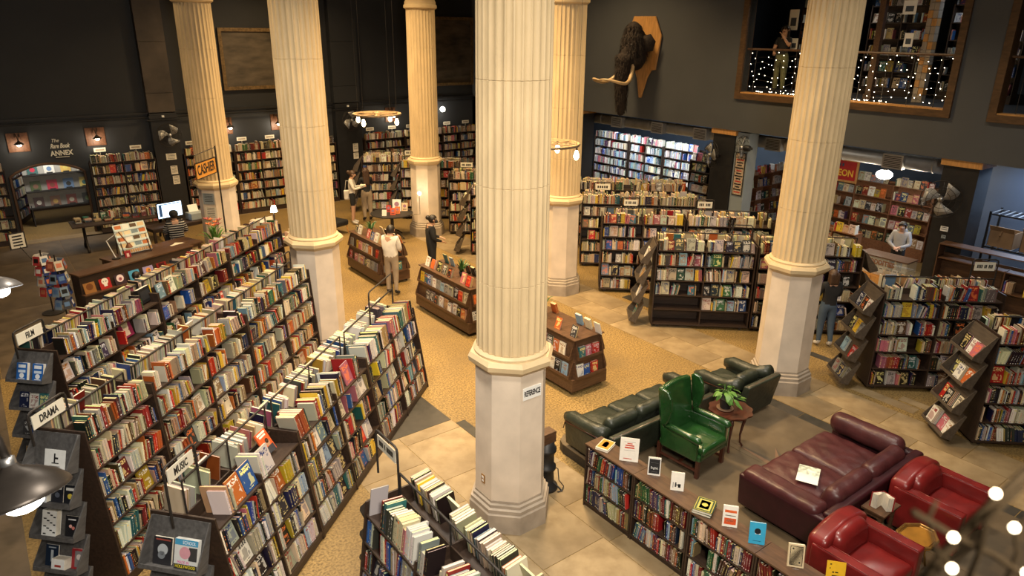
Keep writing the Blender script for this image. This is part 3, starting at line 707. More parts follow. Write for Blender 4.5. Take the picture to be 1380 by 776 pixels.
# green wing chair: faces -v
t=thing('wing_chair','glossy green leather wing chair beside the small round table','armchair',(2.66,-.78,Z0),R(4))
q=MB(); q.rbox(-.33,.33,-.40,.30,.26,.36,.03); q.build('seat_frame','greenl',t,True)
q=MB(); q.rbox(-.29,.29,-.43,.20,.35,.46,.045,14,puff=.035,fn=wr_(.006,14,12)); q.build('seat_cushion','greenl',t,True)
bk=T(0,.22,.34)@RX(R(-9))
q=MB(); q.rbox(-.34,.34,-.045,.06,.0,.80,.045,10,Mx=bk,fn=lambda p:[p[0],p[1],p[2]+(.035*(1-(p[0]/.34)**2) if p[2]>.6 else 0)]); q.build('backrest','greenl',t,True)
for s in (-1,1):
    q=MB(); prof=[(-.02,.28),(-.02,.80),(-.08,.83),(-.17,.80),(-.22,.70),(-.22,.52),(-.16,.36),(-.10,.28)]
    x0=s*.345; q.prism([(a,b_) for a,b_ in prof],min(x0,x0+s*.055),max(x0,x0+s*.055),bk,axis='x'); o=q.build('wing','greenl',t)
    md=o.modifiers.new('soft','BEVEL'); md.width=.022; md.segments=3
    q=MB(); q.rbox(min(s*.30,s*.38),max(s*.30,s*.38),-.36,.24,.28,.60,.03,8); q.build('arm_panel','greenl',t,True)
    q=MB(); q.tube([(s*.345,.2,.615),(s*.35,.05,.62),(s*.355,-.2,.62),(s*.355,-.36,.61),(s*.355,-.40,.58)],[.045,.05,.052,.055,.04],12); q.build('arm_roll','greenl',t,True)
    q=MB(); q.tube([(s*.31,-.41,.29),(s*.31,-.415,.58)],.006,6); q.tube([(s*.385,-.36,.645),(s*.38,.2,.64)],.005,6); q.build('piping','greenl',t,True)
    for yy,dz in ((-.36,0),(.30,0)): q=MB(); q.prism([(-.026,-.026),(.026,-.026),(.026,.026),(-.026,.026)],0,.28,T(s*.30,yy,0)); q.build('leg','mahog',t)
    q=MB(); q.box(s*.30-.012,s*.30+.012,-.34,.28,.09,.12); q.build('stretcher','mahog',t)
q=MB(); q.box(-.30,.30,-.05,-.026,.09,.12); q.build('stretcher','mahog',t)
# dark green leather seating with wooden edge trim, faces +v
def gsofa(x0,x1,y0,y1,lab,n,cat,backh=.62):
    t=thing('sofa' if n>1 else 'armchair',lab,cat,((x0+x1)/2,(y0+y1)/2,Z0)); h=(x1-x0)/2; d=(y1-y0)/2
    q=MB(); q.rbox(-h+.06,h-.06,-d+.05,d-.03,.05,.30,.04); q.build('sofa_base','dgreen',t,True)
    w_=(2*h-.40)/n
    for i in range(n):
        a=-h+.20+i*w_
        q=MB(); q.rbox(a+.004,a+w_-.004,-d+.22,d,.26,.43,.07,12,puff=.03,fn=wr_(.008,18,12,i)); q.build('seat_cushion','dgreen',t,True)
        q=MB(); q.rbox(a+.004,a+w_-.004,-.10,.10,-.17,.17,.09,10,Mx=T(0,-d+.22,.50)@RX(R(24)),fn=wr_(.006,16,9,i)); q.build('back_cushion','dgreen',t,True)
    q=MB(); q.rbox(-h+.02,h-.02,-d-.06,-d+.06,.04,backh-.05,.03,8,fn=lambda p:[p[0],p[1]-.10*(p[2]-.04)/.5,p[2]]); q.build('back_shell','dgreen',t,True)
    q=MB(); q.tube([(-h+.03,-d-.13,backh-.06),(h-.03,-d-.13,backh-.06)],.013,6); q.build('wood_trim','mahog',t,True)
    for s in (-1,1):
        q=MB(); xa,xb=(-h,-h+.14) if s<0 else (h-.14,h); q.rbox(xa,xb,-d-.03,d-.02,.04,.46,.03,8,fn=lambda p,s=s:[p[0]+s*.04*(p[2]-.04)/.4,p[1],p[2]]); q.build('arm_shell','dgreen',t,True)
        q=MB(); q.tube([(s*(h-.05),-d+.02,backh-.06),(s*(h-.05),-d+.25,.52),(s*(h-.05),0,.50),(s*(h-.05),d-.12,.50),(s*(h-.05),d-.02,.46),(s*(h-.05),d,.40)],[.10,.105,.105,.105,.09,.05],14); q.build('arm_roll','dgreen',t,True)
        q=MB(); q.tube([(s*(h+.045),-d-.02,.50),(s*(h+.045),d-.05,.44),(s*(h+.03),d+.0,.30)],.010,6); q.build('wood_trim','mahog',t,True)
    for sx_ in (-1,1):
        for yy in (-d+.1,d-.12): q=MB(); q.lathe([(.028,0),(.034,.06)],10,T(sx_*(h-.12),yy,0)); q.build('foot','wood_black',t)
    return t
gsofa(1.46,3.72,-.25,.58,'long dark green leather sofa behind the glossy wing chair',3,'sofa')
gsofa(4.12,5.02,-.52,.34,'dark green leather armchair in front of the right column',1,'armchair',.70)
# mahogany side table with scalloped top
t=thing('side_table','small mahogany side table with scalloped round top and plant','table',(3.42,-.88,Z0))
q=MB(); n=64; pts=[((.315+.012*math.cos(10*2*math.pi*i/n))*math.cos(2*math.pi*i/n),(.315+.012*math.cos(10*2*math.pi*i/n))*math.sin(2*math.pi*i/n)) for i in range(n)]
q.prism(pts,.60,.622); q.build('table_top','mahog',t)
q=MB(); q.lathe([(.22,.54),(.22,.60)],24); q.build('apron','mahog',t)
for k in range(4):
    a=R(45+90*k); ca,sa=math.cos(a),math.sin(a)
    q=MB(); q.tube([(ca*r,sa*r,z) for r,z in ((.20,.57),(.225,.48),(.20,.34),(.18,.20),(.19,.08),(.225,.02),(.235,.012))],[.026,.028,.021,.016,.014,.018,.012],8); q.build('leg','mahog',t,True)
# pothos plant
t=thing('potted_plant','trailing green plant in a dark pot on the scalloped table','plant',(3.36,-.82,Z0+.623))
q=MB(); q.lathe([(.10,0),(.125,.008),(.125,.02),(.10,.02)],24); q.build('saucer','terra' if 'terra' in M else 'inlay_r',t,True)
q=MB(); q.lathe([(.075,.02),(.095,.17),(.10,.175),(.09,.175),(.085,.15),(0,.15)],24,cap=False); q.build('pot','black',t,True)
def leaf_mesh(L,Wd,bend=.3):
    q=MB(); vs=[];fs=[]; n=5
    for i in range(n+1):
        f=i/n; w_=Wd*math.sin(math.pi*min(1,f*.92+.06))**.8*(1-.35*f); z=-bend*L*f*f
        vs+=[(f*L,-w_/2,z+.03*L*(w_/Wd)),(f*L,0,z),(f*L,w_/2,z+.03*L*(w_/Wd))]
    for i in range(n):
        a=i*3; fs+=[(a,a+3,a+4,a+1),(a+1,a+4,a+5,a+2)]
    return q.add(vs,fs)
lm=leaf_mesh(.12,.085).mesh('leaf','leaf',True)
prng=random.Random(3)
for k in range(26):
    a=prng.uniform(0,6.28); r=prng.uniform(.05,.22); z=.18+prng.uniform(.0,.17)-max(0,r-.15)*1.2
    px,py=r*math.cos(a),r*math.sin(a)
    q=MB(); q.tube([(.02*math.cos(a),.02*math.sin(a),.15),(px*.6,py*.6,z+.04),(px,py,z)],.003,5); q.build('stem','leaf',t)
    link('leaf',lm,t,Mx=T(px,py,z)@RZ(a+prng.uniform(-.6,.6))@RY(prng.uniform(-.2,.6)))
# little table with an open book between the club chairs
t=thing('side_table','small dark square table carrying a standing open book','table',(3.10,-3.30,Z0))
q=MB(); q.box(-.20,.20,-.14,.14,.50,.525); q.build('table_top','wood_mid',t)
q=MB(); q.box(-.17,.17,-.11,.11,.44,.50); q.build('apron','wood_mid',t)
for sx_ in (-1,1):
    for sy_ in (-1,1): q=MB(); q.prism([(-.016,-.016),(.016,-.016),(.016,.016),(-.016,.016)],0,.46,T(sx_*.15,sy_*.09,0)); q.build('leg','wood_mid',t)
t=thing('tray_table','low table with an amber tray top and brass rim between red armchairs','table',(3.02,-3.78,Z0))
oc=[(.26*math.cos(R(22.5+45*k)),.20*math.sin(R(22.5+45*k))) for k in range(8)]
q=MB(); q.prism(oc,.40,.42); q.build('tray','amber',t)
q=MB(); q.tube([(x,y,.43) for x,y in oc],.016,8,closed=True); q.build('tray_rim','brass',t)
q=MB(); q.tube([(x*.86,y*.86,.425) for x,y in oc],.006,6,closed=True); q.build('inner_rim','brass',t)
for k in range(4):
    a=R(45+90*k); q=MB(); q.tube([(.16*math.cos(a),.12*math.sin(a),.40),(.14*math.cos(a),.11*math.sin(a),.2),(.19*math.cos(a),.15*math.sin(a),0.012)],[.014,.012,.012],8); q.build('leg','brass',t,True)
# standing open book
def page_fan(name,label,x,y,z,rz,cov,h=.21,d=.15,ang=50,cat='book'):
    t=thing(name,label,cat,(x,y,z),rz)
    for s in (-1,1):
        Mx=RZ(s*R(ang))
        q=MB(); q.box(0,d,-.003,0,0,h,Mx) if s<0 else q.box(0,d,0,.003,0,h,Mx); q.build('cover',cov,t)
        for k in range(5):
            q=MB(); a=s*R(ang-6-k*6); q.box(.002,d-.008-k*.004,-.003,.003,.004,h-.006,RZ(a)); q.build('page_block','paper',t)
    q=MB(); q.box(-.006,.0,-.012,.012,0,h); q.build('spine',cov,t); return t
M['redcov']=mat('red_book_cloth',(.30,.02,.02),.6)
page_fan('open_book','open cream-paged book with red cover standing on small table',3.10,-3.30,Z0+.526,R(205),'redcov',.20,.15,58)
# magazine lying on the sofa
t=thing('magazine','open magazine lying spread on the burgundy sofa seat','magazine',(2.98,-2.42,Z0+.515),R(25))
M['mag']=mat('printed_magazine_page',(.50,.55,.46),.4,var=.6,vscale=18)
for s in (-1,1):
    q=MB(); vs=[];fs=[]
    for i in range(7):
        f=i/6; x=s*.20*f; z=.012*math.sin(math.pi*f)+.006*f
        vs+=[(x,-.13,z),(x,.13,z),(x,-.13,z-.003),(x,.13,z-.003)]
    for i in range(6): a=i*4; fs+=[(a,a+4,a+5,a+1),(a+2,a+3,a+7,a+6),(a,a+2,a+6,a+4),(a+1,a+5,a+7,a+3)]
    q.add(vs,fs); q.build('page_spread','mag' if s>0 else 'white',t)
# ------------------------------------------------------------------ displayed books with their own covers
DMAT={}
def cmat(rgb):
    k=tuple(rgb)
    if k not in DMAT: DMAT[k]=mat('cover_print_%d_%d_%d'%k,lin(rgb),.4,var=.05,vscale=20)
    return DMAT[k]
def display_book(label,loc,rz,w,h,th,rgb,art=(),lean=16,lying=False,stand=True,group='books displayed on the low reference bookcase',cat='book'):
    """cover faces local -Y; art: list of ('bar',x0,x1,z0,z1,rgb) / ('disc',x,z,r,rgb) / ('text',str,x,z,size,rgb,xs) in cover units (0..1)"""
    t=thing('book',label,cat,loc,rz,group)
    Mx=T(0,0,.001)@(RX(R(-lean)) if not lying else RX(R(-90))@T(0,0,-h/2)@T(0,-th,0) )
    if lying: Mx=T(0,0,0)@RX(R(-90))@T(0,-th,-h/2)
    q=MB(); q.box(-w/2,w/2,0,.002,0,h,Mx); q.box(-w/2,w/2,th-.002,th,0,h,Mx); q.box(-w/2-.002,-w/2,0,th,0,h,Mx); cv=q.build('cover',cmat(rgb),t)
    q=MB(); q.box(-w/2,w/2-.004,.002,th-.002,.003,h-.003,Mx); q.build('pages','paper',t)
    for a in art:
        if a[0]=='bar':
            q=MB(); q.box((a[1]-.5)*w,(a[2]-.5)*w,-.0008,.0005,a[3]*h,a[4]*h,Mx); q.build('cover_print',cmat(a[5]),cv)
        elif a[0]=='disc':
            q=MB(); q.lathe([(a[3]*w,-.0005),(a[3]*w,.0009)],20,Mx@T((a[1]-.5)*w,0,a[2]*h)@RX(R(90))); q.build('cover_print',cmat(a[4]),cv)
        else: text(a[1],a[4],cmat(a[5]),cv,Mx@T((a[2]-.5)*w,-.001,a[3]*h)@UPRIGHT,xs=a[6] if len(a)>6 else .7,ext=.0004)
    if stand and not lying:
        q=MB(); y1=math.sin(R(lean))*h*.6+th; q.tube([(0,y1,h*.55*math.cos(R(lean))),(.0,y1+.06,.003),(0,-.02,.003)],.002,5); q.tube([(-.03,-.03,.003),(.03,-.03,.003)],.002,5); q.build('wire_stand','glass',t)
    return t
ZT=.962; FR=R(-50)
W_=(232,226,214); RD=(190,60,40); BK_=(24,24,24)
display_book('orange and white paperback lying flat on the end of the low bookcase',(1.0,-.72,ZT),R(-70),.17,.24,.035,(226,214,196),[('bar',.05,.95,.08,.95,(212,140,50)),('bar',.3,.7,.25,.7,(70,40,20)),('bar',.35,.6,.4,.8,(230,190,110))],lying=True)
display_book('large white book with red lettering standing on the low bookcase',(1.0,-1.13,ZT),FR,.23,.30,.02,W_,[('bar',.36,.64,.75,.79,RD),('bar',.26,.74,.66,.71,RD),('bar',.24,.76,.56,.62,RD),('bar',.2,.8,.83,.84,(90,80,70)),('bar',.2,.8,.47,.48,(90,80,70)),('bar',.2,.65,.1,.13,RD)],lean=12)
display_book('small white-edged book with black cover panel on the low bookcase',(1.03,-1.52,ZT),FR,.15,.22,.03,(222,218,210),[('bar',.08,.92,.1,.92,(36,36,38)),('text','English',.5,.42,.04,(225,225,220),.8),('bar',.2,.8,.7,.72,(150,150,150)),('bar',.25,.75,.2,.22,(150,150,150))],lean=14)
display_book('small white book with a black drawing on the low bookcase',(1.02,-1.89,ZT),FR,.15,.22,.025,W_,[('bar',.55,.75,.18,.38,BK_),('bar',.3,.42,.2,.45,(60,60,60)),('bar',.15,.2,.15,.45,(110,110,110)),('bar',.42,.55,.3,.34,BK_)],lean=14)
for k in range(2):
    display_book(['lower green gilt-tooled book under its twin on the low bookcase','upper green gilt-tooled ornamental book lying on its twin'][k],(1.01,-2.30,ZT+k*.029),R(-68+3*k),.21,.27,.028,(44,66,44),[('bar',.03,.97,.04,.06,(200,178,70)),('bar',.03,.97,.94,.96,(200,178,70)),('bar',.03,.06,.04,.96,(200,178,70)),('bar',.94,.97,.04,.96,(200,178,70)),('bar',.15,.85,.14,.86,(176,170,84)),('bar',.25,.75,.22,.78,(52,78,52)),('disc',.5,.5,.16,(190,176,80))] if k else [],lying=True)
display_book('white paperback with orange bands standing on the low bookcase',(.98,-2.66,ZT),FR,.155,.235,.03,W_,[('bar',.1,.9,.68,.8,(214,96,44)),('bar',.1,.9,.12,.42,(208,84,40)),('bar',.25,.75,.24,.34,(232,200,170)),('bar',.15,.85,.52,.56,(120,110,100))],lean=14)
display_book('sky blue book with a white emblem standing on the low bookcase',(.98,-3.0,ZT),FR,.16,.235,.02,(54,160,200),[('disc',.5,.6,.2,(24,30,36)),('bar',.3,.7,.56,.64,(226,226,220)),('bar',.4,.62,.66,.70,(226,226,220)),('bar',.35,.7,.46,.5,(226,226,220)),('bar',.25,.75,.14,.16,(20,60,90))],lean=14)
display_book('cream card-patterned paperback standing on the low bookcase',(1.0,-3.44,ZT),FR,.155,.235,.03,(206,186,150),[('bar',.1,.9,.08,.92,(60,48,38)),('bar',.14,.86,.11,.89,(226,206,164)),('disc',.28,.8,.06,BK_),('disc',.72,.22,.06,BK_)],lean=18)
display_book('yellow booklet standing on the low bookcase at the frame edge',(1.06,-3.82,ZT),FR,.17,.26,.006,(226,178,40),[('bar',.15,.25,.85,.9,BK_),('bar',.15,.2,.7,.74,BK_),('bar',.3,.4,.55,.6,BK_),('bar',.45,.62,.56,.6,BK_),('bar',.3,.7,.42,.46,BK_)],lean=14)
# ------------------------------------------------------------------ island display units
def island(label,x0,x1,y0,y1,seed,lv=2,plant=False):
    """tapered wooden island: trays of face-out books on both long sides and the near end"""
    rr=random.Random(seed); Lx,Ly=x1-x0,y1-y0; cx,cy=(x0+x1)/2,(y0+y1)/2
    t=thing('display_island',label,'display unit',(cx,cy,.004),0,'wooden face-out display islands')
    W=T(cx,cy,.004); hx,hy=Lx/2,Ly/2
    q=MB(); q.box(-hx+.06,hx-.06,-hy+.06,hy-.06,.07,.30); q.build('plinth','wood_mid',t)
    zb,zt=.30,1.0; ih,iy=.30,hy-.16
    # tapered core
    q=MB(); q.add([(-hx+.09,-hy+.09,zb),(hx-.09,-hy+.09,zb),(hx-.09,hy-.09,zb),(-hx+.09,hy-.09,zb),(-ih,-iy,zt),(ih,-iy,zt),(ih,iy,zt),(-ih,iy,zt)],[(3,2,1,0),(4,5,6,7),(0,1,5,4),(1,2,6,5),(2,3,7,6),(3,0,4,7)]); q.build('core','wood_mid',t)
    q=MB(); q.box(-ih-.05,ih+.05,-iy-.05,iy+.05,zt,zt+.02); q.build('top_board','wood_mid',t)
    th=math.atan2(hx-.09-ih,zt-zb); tn=math.tan(th); thy=math.atan2(hy-.09-iy,zt-zb); tny=math.tan(thy)
    sides=[('w',-1,Ly-.20,RZ(R(-90))),('e',1,Ly-.20,RZ(R(90))),('s',-1,Lx-.22,Matrix.Identity(4))]
    SN={'w':'long side','e':'far side','s':'near end'}
    for nm,sg,Ls,Rm in sides:
        tt=th if nm!='s' else thy; off0=(hx-.09) if nm!='s' else (hy-.09)
        for k in range(lv):
            z=zb+.02+k*.34; Ld=Ls-.06-(k*.07 if nm!='s' else k*.1)
            F=Rm@T(0,-(off0-(z-zb)*math.tan(tt)),z)@RX(-tt)
            q=MB(); q.box(-Ld/2,Ld/2,-.07,.0,-.015,0,F); q.box(-Ld/2,Ld/2,-.082,-.07,-.015,.035,F); q.build('tray','wood_mid',t)
            for s in (-1,1): q=MB(); xe=s*Ld/2; q.prism([(-.082,-.015),(.0,-.015),(.0,.30),(-.02,.30),(-.082,.05)],min(xe,xe+s*.014),max(xe,xe+s*.014),F,axis='x'); q.build('tray_cheek','wood_mid',t)
            x=-Ld/2+.03; j=0
            while x<Ld/2-.15:
                bw=rr.uniform(.135,.165); hh=bw*rr.uniform(1.4,1.55); nst=rr.choice([1,1,2,3,4]); ww=rr.uniform(.014,.024); j+=1
                if rr.random()<.1: x+=bw+.03; continue
                st=rr.choice(STY['art']+['red','orange','teal','yellow','pink','black'])
                for s_ in range(min(nst,int(.055/ww))):
                    add_book(W@F@T(x,-.004-ww*s_,.001)@RZ(R(-90)),ww,bw,hh,'art',('isl',label_short[label],SN[nm],k,j),face=1,colname=st,prio=2)
                x+=bw+rr.uniform(.012,.04)
    # books standing in two lines on top
    for s in (-1,1):
        y=-iy+.05
        while y<iy-.12:
            if rr.random()<.85:
                bw=rr.uniform(.13,.16); hh=bw*rr.uniform(1.4,1.5); nst=rr.choice([1,2,3]); ww=rr.uniform(.015,.025); st=rr.choice(STY['art']+['orange','red','white'])
                for s_ in range(nst):
                    F=T(s*.25 if s>0 else -.25,y,zt+.02)@(RZ(R(-90)) if s<0 else RZ(R(90))@T(-bw,0,0))@RX(R(-18))
                    add_book(W@F@T(-bw,-ww*s_+.02,.001)@RZ(R(-90)) if s<0 else W@F@T(0,-ww*s_+.02,.001)@RZ(R(-90)),ww,bw,hh,'art',('isl',label_short[label],'top '+('left' if s<0 else 'right'),9,round(y,2)),face=1,colname=st,prio=2)
            y+=rr.uniform(.2,.27)
    for sx_ in (-1,1):
        for sy_ in (-1,1):
            q=MB(); q.lathe([(.0,-.014),(.032,-.014),(.034,0),(.032,.014),(.0,.014)],12,T(sx_*(hx-.12),sy_*(hy-.15),.034)@RY(R(90)),cap=False); q.box(sx_*(hx-.12)-.02,sx_*(hx-.12)+.02,sy_*(hy-.15)-.02,sy_*(hy-.15)+.02,.05,.07); q.build('caster','iron',t)
    return t
label_short={'wooden display island nearest the foreground column, right side':'near island','wooden display island before the person in black':'middle island','wooden display island before the man in the white shirt':'far island'}
ISL=list(label_short)
island(ISL[0],2.68,3.62,1.78,3.55,5); island(ISL[1],2.64,3.58,4.95,7.25,6); island(ISL[2],2.58,3.52,8.78,10.80,7)
def spiky(label,x,y,z,s,n=16,seed=1,flower=False,spread=.9):
    rr=random.Random(seed); t=thing('potted_plant',label,'plant',(x,y,z)); q=MB(); q.lathe([(.05*s,0),(.07*s,.11*s),(.06*s,.11*s),(0,.1*s)],16,cap=False); q.build('pot','black',t,True)
    lm=MB(); vs=[];fs=[]
    for i in range(6):
        f=i/5; w_=.028*(1-f)**.6*s; vs+=[(.02+f*.26*s*spread,-w_,.22*s*math.sin(f*1.9)),(.02+f*.26*s*spread,w_,.22*s*math.sin(f*1.9)+.004)]
    for i in range(5): a=i*2; fs.append((a,a+2,a+3,a+1))
    lm.add(vs,fs); me=lm.mesh('leaf','leaf_d' if not flower else 'leaf',True)
    for k in range(n): link('leaf',me,t,Mx=T(0,0,.10*s)@RZ(k*2.4+rr.uniform(-.2,.2))@RY(rr.uniform(-.7,.25)))
    if flower:
        M['petal']=mat('orange_petals',(.62,.16,.03),.5,var=.3); M['petal2']=mat('pink_bract',(.40,.08,.08),.5,var=.3)
        for k in range(7):
            a=k*.9; q=MB(); px,py,pz=.09*s*math.cos(a),.09*s*math.sin(a),.42*s+.10*s*rr.random()
            q.tube([(0,0,.1*s),(px*.7,py*.7,pz*.7),(px,py,pz)],.004,5); q.build('flower_stem','leaf',t)
            for j in range(6): q=MB(); q.add([(0,0,0),(.03*s,-.014*s,.03*s),(.07*s,0,.045*s),(.03*s,.014*s,.03*s)],[(0,1,2,3)],T(px,py,pz)@RZ(j*1.05)); q.build('petal','petal' if k%3 else 'petal2',t)
    return t
spiky('spiky green plant on the middle display island',3.12,5.9,1.026,.9,seed=2); spiky('spiky green plant on the far display island',3.0,10.0,1.026,.9,seed=3); spiky('spiky green plant on the near display island',3.1,3.15,1.026,1.0,seed=4)
# ------------------------------------------------------------------ particular books in the near end bins
def bin_book(label,key,y,w,h,th,rgb,art,n=1,dz=0):
    Fm=BINS[key]@T(-.002,0,.001)@RZ(R(-90))      # cover faces local -Y -> outward
    for k in range(n):
        o=display_book(label if k==n-1 else label.replace(' in the',f', {ordn(n-k)} copy of its stack, in the',1),(0,0,0),0,w,h,th,rgb,art if k==n-1 else (),lean=0,stand=False,group='featured books in the near end bins')
        o.matrix_world=Fm@T(-y,-th*(k+1)-.001*k,0)
K_=('music row',-1,0)
bin_book('dark magazine with a pale portrait in the music end bin',K_,.15,.20,.27,.03,(40,40,44),[('disc',.5,.55,.28,(170,176,180)),('disc',.45,.35,.2,(120,126,132)),('bar',.1,.9,.88,.93,(150,70,60))])
bin_book('colourful magazine reading Made in Hollywood in the music end bin',K_,-.12,.25,.29,.012,(206,208,206),[('bar',0,1,.8,1,(70,150,190)),('bar',.0,1,.0,.16,(40,40,44)),('disc',.45,.55,.24,(206,150,160)),('bar',.62,.98,.3,.75,(60,60,60)),('text','SCHOOL',.62,.89,.045,(240,240,240),.8),('text','MADE IN',.4,.22,.04,(210,40,140),.8),('text','HOLLYWOOD',.5,.08,.042,(240,220,40),.8)],n=4)
K_=('film row',-1,0)
for y,nm in ((.12,'left'),(-.11,'right')): bin_book(f'thick blue and white paperback on the {nm} in the film end bin',K_,y,.15,.23,.05,(36,96,170),[('bar',.15,.85,.72,.9,(226,230,234)),('bar',.15,.85,.45,.6,(200,214,230)),('disc',.5,.28,.22,(226,230,234)),('bar',.2,.8,.08,.12,(226,230,234))])
K_=('drama row',-1,0)
bin_book('white card with a black emblem in the top drama end bin',K_,0,.24,.20,.006,(224,224,220),[('bar',.45,.52,.3,.8,(20,20,20)),('bar',.5,.66,.5,.6,(20,20,20)),('bar',.35,.7,.26,.32,(60,60,60)),('bar',.25,.75,.1,.14,(120,120,120))])
K_=('drama row',-1,1)
for y,nm,c in ((.16,'white boxed set',(214,218,220)),(0,'black book with pale lettering',(30,32,40)),(-.15,'black book with a yellow figure',(26,28,34))): bin_book(f'{nm} in the second drama end bin',K_,y,.14,.2,.06 if y>.1 else .02,c,[] if y>.1 else [('bar',.15,.85,.7,.85,(200,200,196)),('disc',.5,.4,.2,(200,180,70) if y<-.1 else (90,96,110))])
K_=('drama row',-1,2)
bin_book('white box patterned with black blocks in the third drama end bin',K_,.10,.17,.27,.07,(226,226,222),[('bar',.1+.25*((k*7)%4)*.9,.3+.25*((k*7)%4)*.85,.05+k*.075,.10+k*.075,(18,18,18)) for k in range(12)])
bin_book('black book with pink figures in the third drama end bin',K_,-.13,.15,.22,.02,(28,28,32),[('disc',.4,.5,.12,(220,170,160)),('disc',.62,.42,.12,(200,120,110)),('bar',.2,.8,.8,.86,(220,220,220))])
K_=('drama row',-1,3)
bin_book('dark blue book with a pale figure in the fourth drama end bin',K_,.15,.15,.23,.02,(24,40,62),[('bar',.4,.6,.2,.75,(190,200,206)),('bar',.2,.8,.85,.9,(170,180,190))])
bin_book('stacked white box set in the fourth drama end bin',K_,.0,.15,.12,.11,(228,228,226),[('bar',.25,.75,.3,.5,(160,60,50))])
bin_book('red and grey portrait book in the fourth drama end bin',K_,-.16,.14,.22,.02,(150,36,44),[('bar',.25,.95,.1,.9,(120,116,118)),('disc',.6,.6,.22,(206,196,190))])
display_book('orange book with a portrait leaning on top of the music row',(-2.69,1.02,1.39),R(41),.20,.28,.02,(206,88,40),[('bar',.12,.88,.86,.95,(240,226,210)),('bar',.2,.8,.74,.82,(240,226,210)),('disc',.6,.42,.2,(176,130,100)),('bar',.3,.95,.0,.28,(60,60,66)),('disc',.62,.52,.15,(50,36,30))],lean=30,stand=False,group='featured books on top of the rows')
display_book('black and yellow slipcase lying open-faced on top of the film row',(-3.02,5.62,1.89),R(45),.30,.24,.07,(26,26,28),[('bar',.12,.88,.2,.8,(44,44,46)),('bar',.94,1.0,0,1,(222,190,40))],lean=10,stand=False,group='featured books on top of the rows')
display_book('magenta portrait book face-out on the second film shelf',(-3.42,5.18,1.54),R(45),.26,.28,.02,(128,30,70),[('disc',.5,.55,.24,(222,200,180)),('bar',.3,.7,.1,.35,(222,200,180)),('disc',.5,.75,.26,(230,216,170))],lean=16,stand=False,group='featured books on top of the rows')
# ------------------------------------------------------------------ wall fans
def ring_pts(r,n,Mx=Matrix.Identity(4),z=0): return [tuple(Mx@Vector((r*math.cos(2*math.pi*i/n),r*math.sin(2*math.pi*i/n),z))) for i in range(n)]
M['bladegrey']=mat('grey_painted_blade',(.36,.35,.33),.4,.2,var=.1)
def fan(label,loc,face,r=.36,a0=0,back=.30):
    """face: matrix whose +Z points out of the fan's front"""
    t=thing('wall_fan',label,'fan',loc,group='industrial wall fans'); Mx=face
    q=MB(); q.lathe([(.0,-.05),(.055,-.05),(.065,.0),(.05,.06),(.0,.07)],16,Mx,cap=False); q.build('hub','steel',t,True)
    for k in range(3):
        q=MB(); vs=[];fs=[]
        for i in range(6):
            f=i/5; rr=.05+f*(r-.07); hw=.30+.28*math.sin(math.pi*min(1,.1+.75*f)); ca_=f*.55
            for s,zz in ((-1,-.03),(1,.03)): vs.append((rr*math.cos(ca_+s*hw),rr*math.sin(ca_+s*hw),zz*(.4+.6*f)))
        fs=[(2*i,2*i+2,2*i+3,2*i+1) for i in range(5)]
        q.add(vs,fs,Mx@RZ(2*math.pi*k/3+a0)); o=q.build('blade','bladegrey',t,True); md=o.modifiers.new('th','SOLIDIFY'); md.thickness=.006
    for zz,rr in ((.09,.18),(.07,.28),(.0,r),(-.08,r*.98),(-.11,.2)):
        q=MB(); q.tube(ring_pts(rr,32,Mx,zz),.005,5,closed=True); q.build('cage_ring','iron',t)
    for k in range(12):
        a=2*math.pi*k/12; q=MB(); q.tube([tuple(Mx@Vector((c*math.cos(a),c*math.sin(a),z))) for c,z in ((.05,.10),(.18,.095),(.28,.075),(r,0),(r*.98,-.08),(.2,-.11))],.003,4); q.build('cage_wire','iron',t)
    q=MB(); q.lathe([(.07,-.24),(.085,-.2),(.085,-.08),(.05,-.05)],16,Mx); q.build('motor','black',t,True)
    q=MB(); q.tube([tuple(Mx@Vector((0,0,-.15))),tuple(Mx@Vector((0,0,-back)))],.03,8); q.build('bracket','black',t)
    return t
FY=RX(R(90))                     # +Z -> -Y
FX=RY(R(-90))                    # +Z -> -X
fan('grey-bladed wall fan on the brown pilaster above the cashier',(.20,WL-.66,2.86),FY,.36,.5)
fan('grey-bladed wall fan on the wide pilaster left of the chandelier',(6.32,WL-.66,2.93),RZ(R(12))@FY,.36,1.1)
fan('tilted wall fan on the pillar beside the bright shelves',(11.80,6.35,2.78),RZ(R(-28))@FX,.36,.2)
fan('large wall fan on the black pillar above the counter',(11.80,.16,2.66),RZ(R(22))@FX,.40,.9)
fan('wall fan seen edge-on above the framed poster',(11.95,5.45,3.08),RZ(R(-75))@FX,.32,.2)
# grey-blue panel with framed text poster
t=thing('poster_panel','grey-blue pier carrying a tall framed text poster','poster',(12.25,5.58,0)); q=MB(); q.box(-.12,.3,-.22,.20,0,3.45); q.build('pier','greyblue',t)
M['poster']=mat('printed_poster',(.52,.40,.28),.6,var=.6,vscale=22,stretch=(1,1,2.5))
q=MB(); q.box(-.14,-.12,-.19,.14,1.72,2.92); q.build('poster_frame','wood_black',t); q=MB(); q.box(-.145,-.139,-.165,.115,1.75,2.89); q.build('poster_sheet','poster',t)
for k in range(14): q=MB(); w_=.10+.03*math.sin(k*2.3); q.box(-.1475,-.144,-.025-w_,-.025+w_,1.80+k*.075,1.835+k*.075); q.build('print_line','ink' if k%4 else 'red_ink',t)
